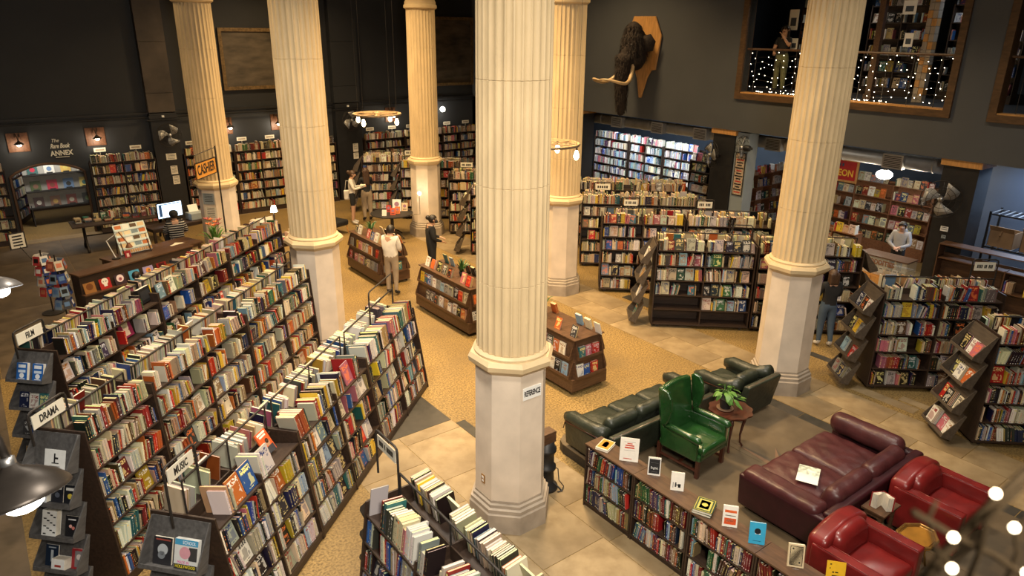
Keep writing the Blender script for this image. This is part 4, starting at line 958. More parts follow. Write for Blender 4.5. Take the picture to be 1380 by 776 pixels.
# ------------------------------------------------------------------ sconces on wooden panels
M['panelwood']=mat('brown_panel_wood',(.14,.055,.022),.5,var=.3,vscale=4,stretch=(6,1,6))
def sconce(label,x,z,w_=.52,h_=.53,power=11):
    t=thing('wall_lamp',label,'lamp',(x,WL,z),group='gooseneck lamps on wooden panels')
    for k in range(3): q=MB(); a=-w_/2+k*w_/3; q.box(a+.002,a+w_/3-.002,-.035,-.003,-h_/2,h_/2); q.build('panel_board','panelwood',t)
    for s in (-.06,.06): q=MB(); q.tube([(s,-.035,.15),(s*.9,-.10,.26),(s*.5,-.22,.24),(0,-.30,.08)],.010,6); q.build('arm','iron',t,True)
    q=MB(); q.lathe([(.02,.10),(.035,.06),(.07,.035),(.125,-.01),(.128,-.02),(.12,-.02),(.06,.02),(.0,.03)],24,T(0,-.32,0),cap=False); q.build('shade','iron',t,True)
    q=MB(); q.sphere((0,-.32,-.03),(.06,.06,.05),14); q.build('bulb','bulbw',t,True)
    point('wall_lamp_light',(x,WL-.33,z-.14),.06,power,(1,.85,.62))
sconce('gooseneck lamp on a wooden panel left of the annex lettering',-3.70,2.87); sconce('gooseneck lamp on a wooden panel right of the annex lettering',-1.74,2.89)
sconce('gooseneck wall lamp half hidden by the left far column',2.15,2.95,.3); sconce('gooseneck wall lamp between two columns',3.78,2.97,.34); sconce('gooseneck wall lamp behind the chandelier',8.2,2.97,.42)
# globe pendant in the corner
t=thing('globe_lamp','small white globe lamp hanging before the corner wall','lamp',(10.34,18.25,3.08)); q=MB(); q.sphere((0,0,0),.10,16); q.build('globe','bulbw',t,True); q=MB(); q.tube([(0,0,.09),(0,.02,.55)],.008,6); q.tube([(0,.02,.55),(0,.34,.55)],.008,6); q.build('arm','iron',t)
point('globe_lamp_light',(10.34,18.05,2.95),.1,14,(1,.88,.68))
# annex lettering
t=thing('annex_sign','cream cut-out lettering reading The Rare Book Annex above the arch','sign',(-2.71,WL,2.6))
text('The',.14,'sign',t,T(-.10,-.03,.25)@UPRIGHT,xs=.9,ext=.012,ital=.4); text('Rare Book',.18,'sign',t,T(.0,-.03,.09)@UPRIGHT,xs=.62,ext=.012,ital=.4,bold=.004); text('ANNEX',.20,'sign',t,T(.02,-.03,-.12)@UPRIGHT,xs=.82,ext=.012,bold=.006)
q=MB(); q.box(-.15,.2,-.04,-.015,-.24,-.225); q.build('underline','sign',t)
# ------------------------------------------------------------------ ring chandeliers
M['wheel']=mat('worn_pale_wood',(.36,.24,.12),.6,var=.3,vscale=10)
def chandelier(label,x,y,z,r=.55,tilt=0,n=4):
    t=thing('chandelier',label,'chandelier',(x,y,z),group='wheel chandeliers with bare bulbs'); Mx=RX(tilt)
    q=MB(); q.lathe([(r-.03,-.02),(r+.02,-.02),(r+.02,.02),(r-.03,.02),(r-.03,-.02)],48,Mx,cap=False); q.build('wheel_rim','wheel',t)
    q=MB(); q.tube(ring_pts(r+.024,40,Mx),.008,5,closed=True); q.build('iron_band','iron',t)
    for k in range(3): q=MB(); q.box(-r,r,-.015,.015,-.012,.012,Mx@RZ(k*math.pi/3)); q.build('spoke','wheel',t)
    q=MB(); q.lathe([(.07,-.03),(.07,.03)],16,Mx); q.build('hub','wheel',t)
    for k in range(n):
        a=2*math.pi*k/n+.5; px,py=r*math.cos(a),r*math.sin(a); P=Mx@Vector((px,py,0))
        q=MB(); q.tube([tuple(P),tuple(P+Vector((0,0,9.2-z)))],.004,4); q.build('cable','iron',t)
        q=MB(); q.lathe([(.018,-.07),(.02,0)],8,T(*P)); q.build('socket','iron',t)
        q=MB(); q.lathe([(.0,-.235),(.025,-.225),(.046,-.185),(.046,-.15),(.03,-.10),(.018,-.07)],12,T(*P),cap=False); q.build('bulb','bulb',t,True)
    point('chandelier_light',(x,y,z-.35),.3,36,(1,.68,.34))
chandelier('pale wheel chandelier with bare bulbs hanging in the far aisle',3.06,9.4,4.12); chandelier('wheel chandelier half hidden behind the foreground column',3.06,3.1,4.20)
# ------------------------------------------------------------------ mammoth head trophy
t=thing('mammoth_trophy','shaggy dark mammoth head with curved tusks on a golden wooden shield','trophy',(11.98,9.25,5.3))
sh=[(.50,1.16),(-.36,1.15),(-.64,.62),(-.50,-.34),(-.33,-.36),(-.18,-.62),(.0,-1.18),(.10,-1.18),(.22,-.62),(.35,-.36),(.55,-.34),(.74,.62)]
q=MB(); q.prism([(a,b_) for a,b_ in sh],-.06,.0,axis='x'); o=q.build('shield','wood_gold',t); md=o.modifiers.new('b','BEVEL'); md.width=.015
M['fur']=mat('dark_brown_fur',(.024,.015,.010),.9,var=.5,vscale=14,bump=.9,bscale=40)
q=MB(); hx=-.55
for c,r in (((-.43,0,.30),(.36,.40,.50)),((-.52,0,.45),(.34,.36,.44)),((-.66,.0,.10),(.26,.30,.46)),((-.40,0,-.02),(.30,.33,.34)),((-.55,0,.80),(.22,.24,.20)),((-.82,0,.02),(.15,.17,.34))): q.sphere(c,r,20)
q.tube([(-.80,0,.05),(-.90,0,-.3),(-.93,.0,-.7),(-.90,.01,-1.1),(-.86,.03,-1.4),(-.84,.05,-1.60),(-.92,.05,-1.66)],[.25,.22,.195,.17,.14,.11,.06],16)
for s in (-1,1): q.tube([(-.42,s*.30,.0),(-.60,s*.24,-.10),(-.72,s*.20,-.22)],[.14,.13,.10],12)
o=q.build('head','fur',t); md=o.modifiers.new('rm','REMESH'); md.mode='VOXEL'; md.voxel_size=.03; md.use_smooth_shade=True
tx=bpy.data.textures.new('furlump','CLOUDS'); tx.noise_scale=.12; md=o.modifiers.new('dp','DISPLACE'); md.texture=tx; md.strength=.06; md.mid_level=.5
for s in (-1,1):
    q=MB(); P=[(-.50,s*.36,.62),(-.40,s*.52,.66),(-.26,s*.60,.46),(-.28,s*.54,.20),(-.42,s*.42,.16),(-.52,s*.37,.36)]; c=(-.40,s*.45,.42)
    q.add([c]+P+[(c[0]+.03,c[1],c[2])]+[(a+.03,b_,z) for a,b_,z in P],[(0,1+i,1+(i+1)%6) for i in range(6)]+[(7,8+(i+1)%6,8+i) for i in range(6)]+[(1+i,8+i,8+(i+1)%6,1+(i+1)%6) for i in range(6)]); q.build('ear','fur',t,True)
    q=MB(); q.sphere((-.80,s*.20,.36),.035,10); q.build('eye','black',t,True)
    q=MB(); pts=[(-.70,s*.22,-.15),(-.80,s*.27,-.42),(-.98,s*.36,-.62),(-1.25,s*.46,-.70),(-1.52,s*.46,-.66),(-1.74,s*.36,-.60),(-1.86,s*.18,-.58),(-1.84,s*.02,-.60),(-1.76,-s*.06,-.62)]
    sm=[]
    for i in range(len(pts)-1):
        for k in range(4):
            a=[Vector(pts[max(0,min(len(pts)-1,i+d))]) for d in (-1,0,1,2)]; f=k/4
            sm.append(.5*((2*a[1])+(-a[0]+a[2])*f+(2*a[0]-5*a[1]+4*a[2]-a[3])*f*f+(-a[0]+3*a[1]-3*a[2]+a[3])*f**3))
    n=len(sm); M['ivory']=M.get('ivory') or mat('ivory_tusk',(.60,.42,.22),.35,var=.15,vscale=6); q.tube(sm,[.062*(1-.78*(i/n)**1.4) for i in range(n)],12); q.build('tusk','ivory',t,True)
fr=random.Random(9); q=MB()
for k in range(3400):
    while True:
        a,b_=fr.uniform(-1,1),fr.uniform(-1,1)
        if a*a+b_*b_<1: break
    w3=fr.random()
    if w3<.62: 
        c,r=fr.choice([((-.43,0,.30),(.36,.40,.50)),((-.52,0,.45),(.34,.36,.44)),((-.66,.0,.10),(.26,.30,.46)),((-.55,0,.80),(.22,.24,.20))]); th=fr.uniform(0,6.28); ph=math.acos(fr.uniform(-.9,1)); nx,ny,nz=math.sin(ph)*math.cos(th),math.sin(ph)*math.sin(th),math.cos(ph); p0=Vector((c[0]+r[0]*nx,c[1]+r[1]*ny,c[2]+r[2]*nz)); nn=Vector((nx,ny,nz)); L=fr.uniform(.10,.24)
    else:
        z=fr.uniform(-1.5,.1); f=(z-.1)/-1.6; r=.25-.13*f; th=fr.uniform(0,6.28); p0=Vector((-.86-.05*math.sin(f*3)+r*math.cos(th),r*math.sin(th),z)); nn=Vector((math.cos(th),math.sin(th),0)); L=fr.uniform(.08,.18)
    tip=p0+nn*L*.35+Vector((0,0,-L)); sd=nn.cross(Vector((0,0,1))); sd=sd.normalized()*.011 if sd.length>.01 else Vector((.011,0,0)); md_=p0+nn*L*.3+Vector((0,0,-L*.4))
    q.add([p0-sd,p0+sd,md_+sd*.8,md_-sd*.8,tip],[(0,1,2,3),(3,2,4)])
o=q.build('fur','fur',t); o['kind']='stuff'
# ------------------------------------------------------------------ reference plate and outlet on the foreground column, signs on pillars
A=COLS['A']; t=A
mx=RZ(R(-45))@T(.0,-.425,0)   # octagon face towards the right of the camera
FACE=lambda ang:RZ(R(ang))@T(0,-.419,0)
q=MB(); q.box(-.135,.135,-.006,.004,1.86,2.02,FACE(0)); pl=q.build('reference_sign','white',t); text('REFERENCE',.10,'ink',pl,FACE(0)@T(0,-.008,1.94)@UPRIGHT,xs=.47,bold=.003,ext=.001)
q=MB(); q.box(-.035,.035,-.012,.004,.60,.72,FACE(-90)); ot=q.build('wall_outlet','brass',t)
for zz in (.635,.685): q=MB(); q.box(-.018,.018,-.015,-.012,zz-.014,zz+.014,FACE(-90)); q.build('socket','white',ot)
# pillar notices
def notice(label,loc,rz,items):
    t=thing('notice',label,'notice',loc,rz)
    for (x,z,w_,h_,m) in items:
        q=MB(); q.box(x-w_/2,x+w_/2,-.008,-.002,z-h_/2,z+h_/2); s=q.build('notice_sheet',m,t)
        for k in range(max(2,int(h_/.05))): q=MB(); q.box(x-w_*.36,x+w_*.36,-.010,-.0075,z+h_/2-.03-k*.045,z+h_/2-.018-k*.045); q.build('print_line','ink',s)
notice('three pale notices on the brown pilaster below the fan',(.17,WL-.325,0),0,[(.05,2.15,.30,.20,'sign'),(.08,1.72,.20,.27,'paper'),(.10,1.40,.20,.27,'paper')])
notice('two pale notices on the wide black pilaster',(6.3,WL-.325,0),0,[(.25,1.9,.2,.3,'paper'),(.25,1.6,.2,.22,'paper')])
notice('small white and teal labels on the black pillar by the counter',(12.06,.06,0),R(-90),[(0,1.98,.16,.11,'white'),(.02,1.80,.09,.08,'greyblue')])
notice('two grey notices on the column behind the cashier sign',(-.30,12.2,0),R(-45),[(0,1.98,.30,.28,'greyblue'),(.02,1.6,.28,.34,'paper')])
# black drum stove-like bin beside the foreground column
t=thing('floor_heater','black cylindrical stand with a brown box on top beside the column','stand',(.70,.10,.004)); q=MB(); q.lathe([(.17,0),(.17,.04),(.12,.08),(.11,.30),(.14,.32),(.14,.36),(.11,.38),(.11,.58),(.14,.60),(.14,.64),(.11,.66),(.11,.74)],20); q.build('drum','black',t,True)
q=MB(); q.box(-.10,.10,-.08,.08,.74,.90); q.build('top_box','wood_mid',t)
for k in range(4): a=k*1.57+.5; q=MB(); q.tube([(.1*math.cos(a),.1*math.sin(a),.12),(.2*math.cos(a),.2*math.sin(a),.05),(.24*math.cos(a),.24*math.sin(a),.012)],.012,6); q.build('leg','black',t)
q=MB(); q.tube([(.12,0,.3),(.18,-.05,.25),(.16,-.1,.1),(.2,-.16,.02),(.12,-.22,.012),(.05,-.2,.012)],.008,6); q.build('cable','black',t)
# ------------------------------------------------------------------ gooseneck lamps on the gallery rail in the foreground
M['lampmetal']=mat('dark_bronze_lamp',(.050,.042,.036),.38,.6,var=.2,vscale=8)
M['lampgrey']=mat('grey_enamel_lamp',(.16,.15,.145),.35,.3,var=.1,vscale=8)
def glamp(label,x,y,z,r,m,axis,arm,power):
    t=thing('gooseneck_lamp',label,'lamp',(x,y,z)); Mx=axis
    q=MB(); q.lathe([(.022,r*.78),(.03,r*.76),(r*.22,r*.66),(r*.5,r*.52),(r*.8,r*.30),(r*.97,r*.08),(r,.0),(r*.985,-.004),(r*.95,.07*r),(r*.78,.27*r),(r*.45,.48*r),(0,.52*r)],40,Mx,cap=False); q.build('shade','lampmetal' if m==0 else 'lampgrey',t,True)
    q=MB(); q.sphere((0,0,-.10*r),(r*.42,r*.42,r*.27),18,Mx); q.build('bulb','bulbw',t,True)
    q=MB(); q.lathe([(.026,r*.72),(.03,r*.75),(.03,r*.92),(.022,r*.94)],14,Mx); q.build('collar','steel',t,True)
    q=MB(); q.tube([tuple(Mx@Vector((0,0,r*.9)))]+arm,.017,10); q.build('arm','lampmetal' if m==0 else 'lampgrey',t,True)
    P=Mx@Vector((0,0,-r*.72)); l=point('gooseneck_lamp_light',(x+P.x,y+P.y,z+P.z),.05,power,(.86,.93,1))
    return t
def ax(d): return Vector((0,0,1)).rotation_difference(Vector(d).normalized()).to_matrix().to_4x4()
glamp('dark bronze gooseneck lamp hanging large in the left foreground',-4.89,-3.06,4.15,.19,0,ax((-.12,.32,1)),[(-.03,.09,.24),(-.06,.10,.34),(-.12,.08,.41),(-.22,.02,.44),(-.5,-.1,.42),(-.9,-.3,.36)],34)
glamp('grey gooseneck lamp at the left edge above the film row',-4.82,.81,3.90,.17,1,ax((-.12,.32,1)),[(-.10,.05,.2),(-.3,.0,.30),(-.7,-.1,.28)],24)
# fairy light garland close to the camera on the right
t=thing('fairy_lights','out-of-focus fairy lights on dark twigs at the lower right','lights',(-3.74,-6.0,5.2))
M['twig']=mat('dry_dark_twig',(.020,.014,.008),1.0,var=.3,spec=0)
for pts,r in (([(-0.3341, -0.1261, 0.4468), (-0.3824, -0.1207, 0.4312), (-0.3907, -0.1078, 0.3977), (-0.4037, -0.096, 0.3625), (-0.4236, -0.0912, 0.3348)], 0.0075), ([(-0.3425, -0.1378, 0.4069), (-0.3514, -0.1285, 0.3876), (-0.3481, -0.136, 0.3643), (-0.3619, -0.1358, 0.3341)], 0.0035), ([(-0.4501, -0.0802, 0.4202), (-0.4084, -0.1016, 0.3895), (-0.3608, -0.1227, 0.3591), (-0.3754, -0.1617, 0.3608)], 0.005), ([(-0.4093, -0.1067, 0.3582), (-0.4364, -0.0999, 0.388), (-0.4287, -0.0856, 0.406), (-0.4282, -0.0885, 0.4267)], 0.003), ([(-0.365, -0.1297, 0.4387), (-0.399, -0.1193, 0.4135), (-0.3811, -0.1165, 0.3675), (-0.3912, -0.1146, 0.326)], 0.004)):
    q=MB(); q.tube(pts,r*.62,7); q.build('twig','twig',t,True)
for P in [(-0.3908, -0.1183, 0.4356), (-0.384, -0.1358, 0.4086), (-0.4268, -0.107, 0.4004), (-0.433, -0.1135, 0.3756), (-0.3831, -0.1529, 0.3726)]:
    q=MB(); q.sphere(P,.0034,12); q.build('bulb','fairy',t,True)
# ------------------------------------------------------------------ rear rooms under and behind the gallery
def WX(label,x,y0,y1,n,row,boards=BW,z0=.004,**kw):
    """single-sided case facing -x, running from y0 down to y1"""
    kw.setdefault('gap',.04); kw.setdefault('style',('mixed','mixed')); kw.setdefault('faceout',.05)
    return bookcase(label,x,y0,R(-90),[(y0-y1)/n]*n,boards,.30,0,sides=(-1,),row=row,top_rise=.02,z0=z0,**kw)
WX('bright bookcase of pale spines under the duct, left unit',15.3,14.4,12.6,2,'left bright case',style=('cool','cool'),faceout=.03)
WX('bright bookcase of pale spines under the duct, middle unit',15.3,12.5,10.9,2,'middle bright case',style=('cool','cool'))
WX('bright bookcase of pale spines under the duct, right unit',15.3,10.8,9.2,2,'right bright case',style=('cool','cool'),faceout=.12)
WX('narrow bright display case full of leaflets beside the fan pillar',14.0,8.55,7.75,1,'leaflet case',style=('cool','cool'),faceout=.6)
bookcase('reddish comics bookcase running back from the poster pier',13.9,6.95,0,[.8,.8,.8],bd(.2,1.85,5),.30,0,sides=(-1,),row='comics side case',wood='wood_red',top_rise=.1,faceout=.45,gap=.1,style=('art','art'))
WX('reddish comics wall of face-out covers under the hanging lamps',16.1,5.2,1.9,3,'comics wall',boards=bd(.35,2.0,5),wood='wood_red',faceout=.7,style=('mixed','mixed'))
WX('low rack of face-out comics beside the wooden counter',13.3,3.75,2.45,2,'comics rack',boards=[.45,.80,1.12],wood='wood_red',faceout=.8)
WX('large empty brown bookcase behind the tall right-hand shelves',12.04,-.05,-2.7,2,'empty case',boards=bd(.12,1.42,4),wood='wood_mid',empty=.9,gap=.5)
q=MB(); q.box(-.01,2.66,-.33,.01,1.71,1.735)
t=[o for o in COL.objects if o.get('label','').startswith('large empty brown')][0]
q.build('top_board','wood_mid',t)
for xx in (-.022,2.65): q=MB(); q.box(xx,xx+.022,-.31,.01,1.4,1.71); q.build('side_panel','wood_mid',t)
# ducts
M['ductm']=mat('galvanised_sheet',(.38,.38,.37),.42,.35,var=.12,vscale=5)
t=thing('duct','round galvanised air duct with square vents under the gallery','duct',(13.0,6.4,3.16)); q=MB(); q.lathe([(.17,-6.0),(.17,6.0)],24,RX(R(90))); q.build('duct_pipe','ductm',t,True)
for y in (11.0,9.2,7.5,5.0,1.75):
    q=MB(); q.box(-.30,-.12,-.24,.24,-.17,.17,T(0,y-6.4,0)); v_=q.build('vent_box','ductm',t)
    for k in range(7): q=MB(); zz=-.12+k*.04; q.box(-.312,-.298,-.20,.20,zz-.008,zz+.008,T(0,y-6.4,0)); q.build('vent_slat','black',v_)
for k in range(11): q=MB(); q.lathe([(.178,-.012),(.178,.012)],24,T(0,-5.5+k*1.1,0)@RX(R(90))); q.build('seam_band','ductm',t)
# dungeon sign
t=thing('shop_sign','red sign with yellow lettering in an orange frame behind the right column','sign',(15.75,4.76,2.22),R(-90))
M['signred']=mat('red_sign_paint',(.42,.02,.015),.5); M['signyel']=mat('yellow_sign_paint',(.80,.48,.05),.5)
q=MB(); q.box(-.65,.65,-.01,.01,-.28,.28); q.build('sign_board','signred',t)
for bb in ((-.71,.71,.28,.34),(-.71,.71,-.34,-.28),(-.71,-.65,-.28,.28),(.65,.71,-.28,.28)): q=MB(); q.box(bb[0],bb[1],-.025,.01,bb[2],bb[3]); q.build('sign_frame','wood_gold',t)
text('DUNGEON',.27,'signyel',t,T(.0,-.015,-.08)@UPRIGHT,xs=.85,bold=.006)
q=MB(); [q.box(-.30+k*.1,-.24+k*.1,-.014,-.01,.12,.20) for k in range(6)]; q.build('small_lettering','slate',t)
# hanging globes in the comics room
for i,(x,y,z,lab) in enumerate(((13.8,2.39,2.63,'white oval lamp hanging before the comics wall'),(13.6,1.2,3.05,'white oval lamp hanging beside the black pillar'),)):
    t=thing('hanging_lamp',lab,'lamp',(x,y,z)); q=MB(); q.sphere((0,0,0),(.20,.20,.12),18); q.build('globe','bulbw',t,True); q=MB(); q.tube([(0,0,.1),(0,0,3.5-z)],.008,6); q.build('stem','iron',t); q=MB(); q.lathe([(.06,.10),(.05,.14)],12); q.build('cap','iron',t)
    point('hanging_lamp_light',(x-.35,y,z-.25),.15,42,(1,.84,.62))
# counter with glass front reading oddities
t=thing('glass_counter','golden wooden counter with a glass case lettered oddities','counter',(12.0,1.22,.004)); q=MB(); q.box(0,.5,-.58,.58,0,.58); q.build('counter_base','wood_gold',t)
for k in range(3): q=MB(); y0=-.54+k*.37; q.box(-.02,0,y0,y0+.33,.06,.53); q.build('door_panel','wood_gold',t)
q=MB(); q.box(0,.5,-.58,-.57,.58,1.0); q.box(0,.5,.57,.58,.58,1.0); q.box(0,.008,-.57,.57,.58,1.0); q.build('glass_pane','glass',t)
q=MB(); q.box(-.01,.51,-.59,.59,1.0,1.025); q.build('counter_top','wood_mid',t); q=MB(); q.box(.02,.48,-.55,.55,.77,.78); q.build('glass_shelf','glass',t)
text('ODDITIES',.16,'wood_red',t,T(-.006,0,.88)@RZ(R(-90))@UPRIGHT,xs=.85,bold=.006)
for k in range(6):
    o=display_book(['cream booklet in the glass counter, far left','grey card box in the glass counter, left','pale pamphlet in the glass counter, second from left','tan pamphlet in the glass counter, middle','white card in the glass counter, right of middle','olive booklet in the glass counter, far right'][k],(12.18,1.22+.42-k*.165,.586),R(-90),.12,.15,.02,[(210,200,170),(120,120,120),(214,206,190),(180,150,100),(226,224,220),(120,116,70)][k],[('bar',.2,.8,.6,.8,(70,50,40))],stand=False,group='small items in the glass counter')
# storage rack at the right
q=MB(); q.box(14.6,14.75,-4.2,.85,0,3.45); struct('wall_storage',q,'slate')['label']='slate-blue storage wall at the right'
t=thing('wire_rack','black storage rack with wire shelves against the blue wall','rack',(13.3,-1.35,.004))
for sx_ in (-.3,.3):
    for y in (-1.1,.9): q=MB(); q.box(sx_-.02,sx_+.02,y-.02,y+.02,0,2.35); q.build('post','black',t)
for z in (.35,1.55,2.3):
    q=MB(); q.box(-.3,-.27,-1.1,.9,z-.03,z); q.box(.27,.3,-1.1,.9,z-.03,z); q.build('shelf_beam','black',t)
    for k in range(16): q=MB(); y=-1.08+k*.13; q.box(-.3,.3,y,y+.03,z,z+.01); q.build('shelf_slat','steel',t)
M['card']=mat('cardboard',(.30,.18,.09),.8,var=.15,vscale=4)
for k,(y,w_,h_,lab) in enumerate(((-.75,.5,.36,'open cardboard box on the storage rack, nearest the pillar'),(-1.4,.55,.42,'larger cardboard box on the storage rack, middle'),(-2.05,.4,.3,'small cardboard box on the storage rack, right'))):
    t=thing('cardboard_box',lab,'box',(13.3,y,1.565),R(4*k-4)); q=MB(); q.box(-.22,.22,-w_/2,w_/2,0,.012)
    for a in ((-.22,-.21,-w_/2,w_/2),(.21,.22,-w_/2,w_/2),(-.22,.22,-w_/2,-w_/2+.01),(-.22,.22,w_/2-.01,w_/2)): q.box(*a,0.012,h_)
    q.build('carton','card',t); q=MB(); q.box(-.03,.03,-.01,.01,-.12,0,T(-.22,0,h_)@RY(R(40))); q.box(-.005,.005,-w_/2,w_/2,0,.14,T(-.22,0,h_)@RY(R(-35))); q.build('flap','card',t)
area('storage_tube_light',(13.7,-1.2,3.4),1.2,120,(.55,.72,1.0))
area('rear_tube_light',(13.9,12.3,3.4),1.3,210,(.82,.92,1.0),aim=(15.2,12.0,1.2))
area('rear_tube_light',(13.9,9.6,3.4),1.3,210,(.82,.92,1.0),aim=(15.2,9.6,1.2))
# upstairs gallery room
ZG=4.504
WX('dim gallery bookcase with loose books behind the fairy lights, left',15.0,5.9,4.3,2,'left gallery case',boards=bd(.2,2.2,6),z0=ZG,gap=.4,faceout=.25,style=('art','art'))
WX('dim gallery bookcase with loose books behind the fairy lights, middle',15.0,3.9,2.3,2,'middle gallery case',boards=bd(.2,2.2,6),z0=ZG,gap=.4,faceout=.3,style=('art','art'))
WX('dim gallery bookcase by the gallery corner, right',15.0,1.9,.3,2,'right gallery case',boards=bd(.2,2.2,6),z0=ZG,gap=.2,faceout=.1,style=('cool','cool'))
t=thing('brick_post','narrow patchwork stone post in the gallery room','post',(13.4,1.75,ZG)); pr=random.Random(4)
for k in range(16):
    for s in (-1,1):
        if True: q=MB(); q.box(-.10,.10,min(0,s*.115)+.004,max(0,s*.115)-.004,k*.17+.004,k*.17+.166); q.build('stone','stone_b' if (k+s)%3 else 'wood_gold',t)
t=thing('gallery_post','plain brown wooden post in the gallery room','post',(13.2,2.85,ZG)); q=MB(); q.box(-.07,.07,-.07,.07,0,3.0); q.build('shaft','wood_mid',t); q=MB(); q.box(-.10,.10,-.10,.10,0,.12); q.build('foot','wood_mid',t)
area('gallery_lamp',(14.1,4.6,6.9),.5,12,(1,.86,.7)); area('gallery_lamp',(14.2,1.2,6.9),.5,11,(.8,.9,1))
# paper things hanging in the gallery window
for k,(y,z,w_,h_,lab) in enumerate(((5.0,6.35,.26,.5,'white printed banner hanging in the gallery window'),(4.9,5.75,.2,.3,'small white card hanging under the banner in the gallery'),(2.1,6.6,.3,.3,'white framed print hanging in the gallery, right of the column'),(2.0,5.9,.2,.3,'small white print on the gallery post'))):
    t=thing('paper_banner',lab,'print',(12.9,y,z),R(-90)); q=MB(); q.box(-w_/2,w_/2,-.006,.006,-h_/2,h_/2); s=q.build('sheet','white',t); q=MB(); q.box(-w_*.3,w_*.3,-.009,-.006,-h_*.3,h_*.1); q.build('print','slate',s); q=MB(); q.tube([(0,0,h_/2),(0,0,7.3-z)],.003,4); q.build('cord','iron',t)
# fairy light net behind the rail
t=thing('fairy_lights','net of tiny warm fairy lights along the gallery railing','lights',(12.12,3.1,4.53)); fr=random.Random(21); bm=MB().sphere((0,0,0),.0095,6).mesh('bulb','fairy')
q=MB()
for r_ in range(7):
    z=1.0-r_*.145; pts=[]
    for k in range(24):
        y=-2.4+4.8*k/23+fr.uniform(-.09,.09); zz=z+fr.uniform(-.04,.04)-.05*math.sin(k*1.1); pts.append((fr.uniform(-.01,.01),y,zz)); 
        if fr.random()<.85: link('bulb',bm,t,loc=(pts[-1][0]-.014,y,zz))
    q.tube(pts,.003,4)
q.build('cord','iron',t)
for k in range(70): link('bulb',bm,t,loc=(fr.uniform(-.11,.03),fr.uniform(-1.4,2.3),.03+fr.random()*.02))
point('fairy_glow',(12.0,3.5,4.75),.3,7,(1,.74,.35)); point('fairy_glow',(12.0,2.2,4.75),.3,6,(1,.74,.35))
# annex room behind the arch
q=MB(); q.box(-8,2,23.0,23.2,0,3.5); struct('wall_annex',q,'greyblue')['label']='pale back wall of the annex'
q=MB(); q.box(-8,2,18.9,23.2,3.3,3.5); struct('ceiling_annex',q,'greyblue')['label']='annex ceiling'
M['pegwhite']=mat('pale_display_board',(.36,.35,.32),.6,var=.1)
t=thing('display_rack','pale sloped display rack of prints on legs inside the annex','display unit',(-2.75,20.4,.004))
for k in range(3):
    z=.55+k*.52; q=MB(); Mx=T(0,0,z)@RX(R(-16)); q.box(-.95,.95,0,.02,0,.50,Mx); q.build('rack_board','pegwhite',t); q=MB(); q.box(-.95,.95,-.06,0,-.02,.03,Mx); q.build('ledge','wood_black',t)
for sx_ in (-.9,.9): q=MB(); q.tube([(sx_,-.1,0),(sx_,.0,.5),(sx_,.55,2.1)],.025,6); q.tube([(sx_,.6,0),(sx_,.5,2.0)],.025,6); q.build('leg','iron',t)
pc=[(70,110,110),(226,224,214),(214,178,96),(200,196,180),(92,110,70),(206,60,84),(110,140,180),(216,196,110),(90,60,60),(150,110,90),(150,80,70),(60,60,56)]
pn=['teal','white','ochre','pale','olive','crimson','sky blue','straw yellow','maroon','sandy','brick red','charcoal']
for k in range(12):
    r_,c_=2-k//4,k%4; display_book(f'{pn[k]} print on the {["lowest","middle","top"][r_]} ledge of the annex rack',(-3.42+c_*.45,20.4-.0+math.sin(R(16))*0-.02+r_*0,.004+.555+r_*.52),0,.28,.34,.012,pc[k],[('disc',.5,.5,.25,pc[(k+5)%12]),('bar',.2,.8,.1,.2,(30,30,30))],lean=16,stand=False,group='prints on the annex rack')
bookcase('bookcase along the annex back wall',-4.6,22.95,0,[1.2,1.2,1.2],BW,.3,0,sides=(-1,),row='annex case',style=('cool','cool'),top_rise=.02)
bookcase('narrow annex bookcase just inside the arch',-4.25,20.9,R(70),[1.0],BW,.3,0,sides=(-1,),row='annex side case',style=('cool','cool'),top_rise=.02)
area('annex_lamp',(-3.0,19.9,3.25),.8,60,(1,.93,.82))
# ------------------------------------------------------------------ cashier corner
def table(name,label,x,y,rz,L,D,H,m='wood_mid',legs='post',group=None,cat='table'):
    t=thing(name,label,cat,(x,y,.004),rz,group); q=MB(); q.box(-L/2,L/2,-D/2,D/2,H-.04,H); q.build('table_top',m,t)
    if legs=='trestle':
        for s in (-1,1):
            xx=s*(L/2-.3); q=MB(); q.tube([(xx,-D/2+.05,.02),(xx,-D/2+.1,.12),(xx,-.08,.28),(xx,-.03,H-.05)],.035,8); q.tube([(xx,D/2-.05,.02),(xx,D/2-.1,.12),(xx,.08,.28),(xx,.03,H-.05)],.035,8); q.build('trestle_leg','iron',t,True)
        q=MB(); q.tube([(-L/2+.3,0,.42),(L/2-.3,0,.42)],.02,6); q.build('stretcher','iron',t)
    else:
        for sx_ in (-1,1):
            for sy_ in (-1,1): q=MB(); q.box(sx_*(L/2-.06)-.03,sx_*(L/2-.06)+.03,sy_*(D/2-.06)-.03,sy_*(D/2-.06)+.03,0,H-.04); q.build('leg',m,t)
        q=MB(); q.box(-L/2+.05,L/2-.05,-D/2+.05,D/2-.05,H-.12,H-.04); q.build('apron',m,t)
    return T(x,y,H+.004)@RZ(rz)
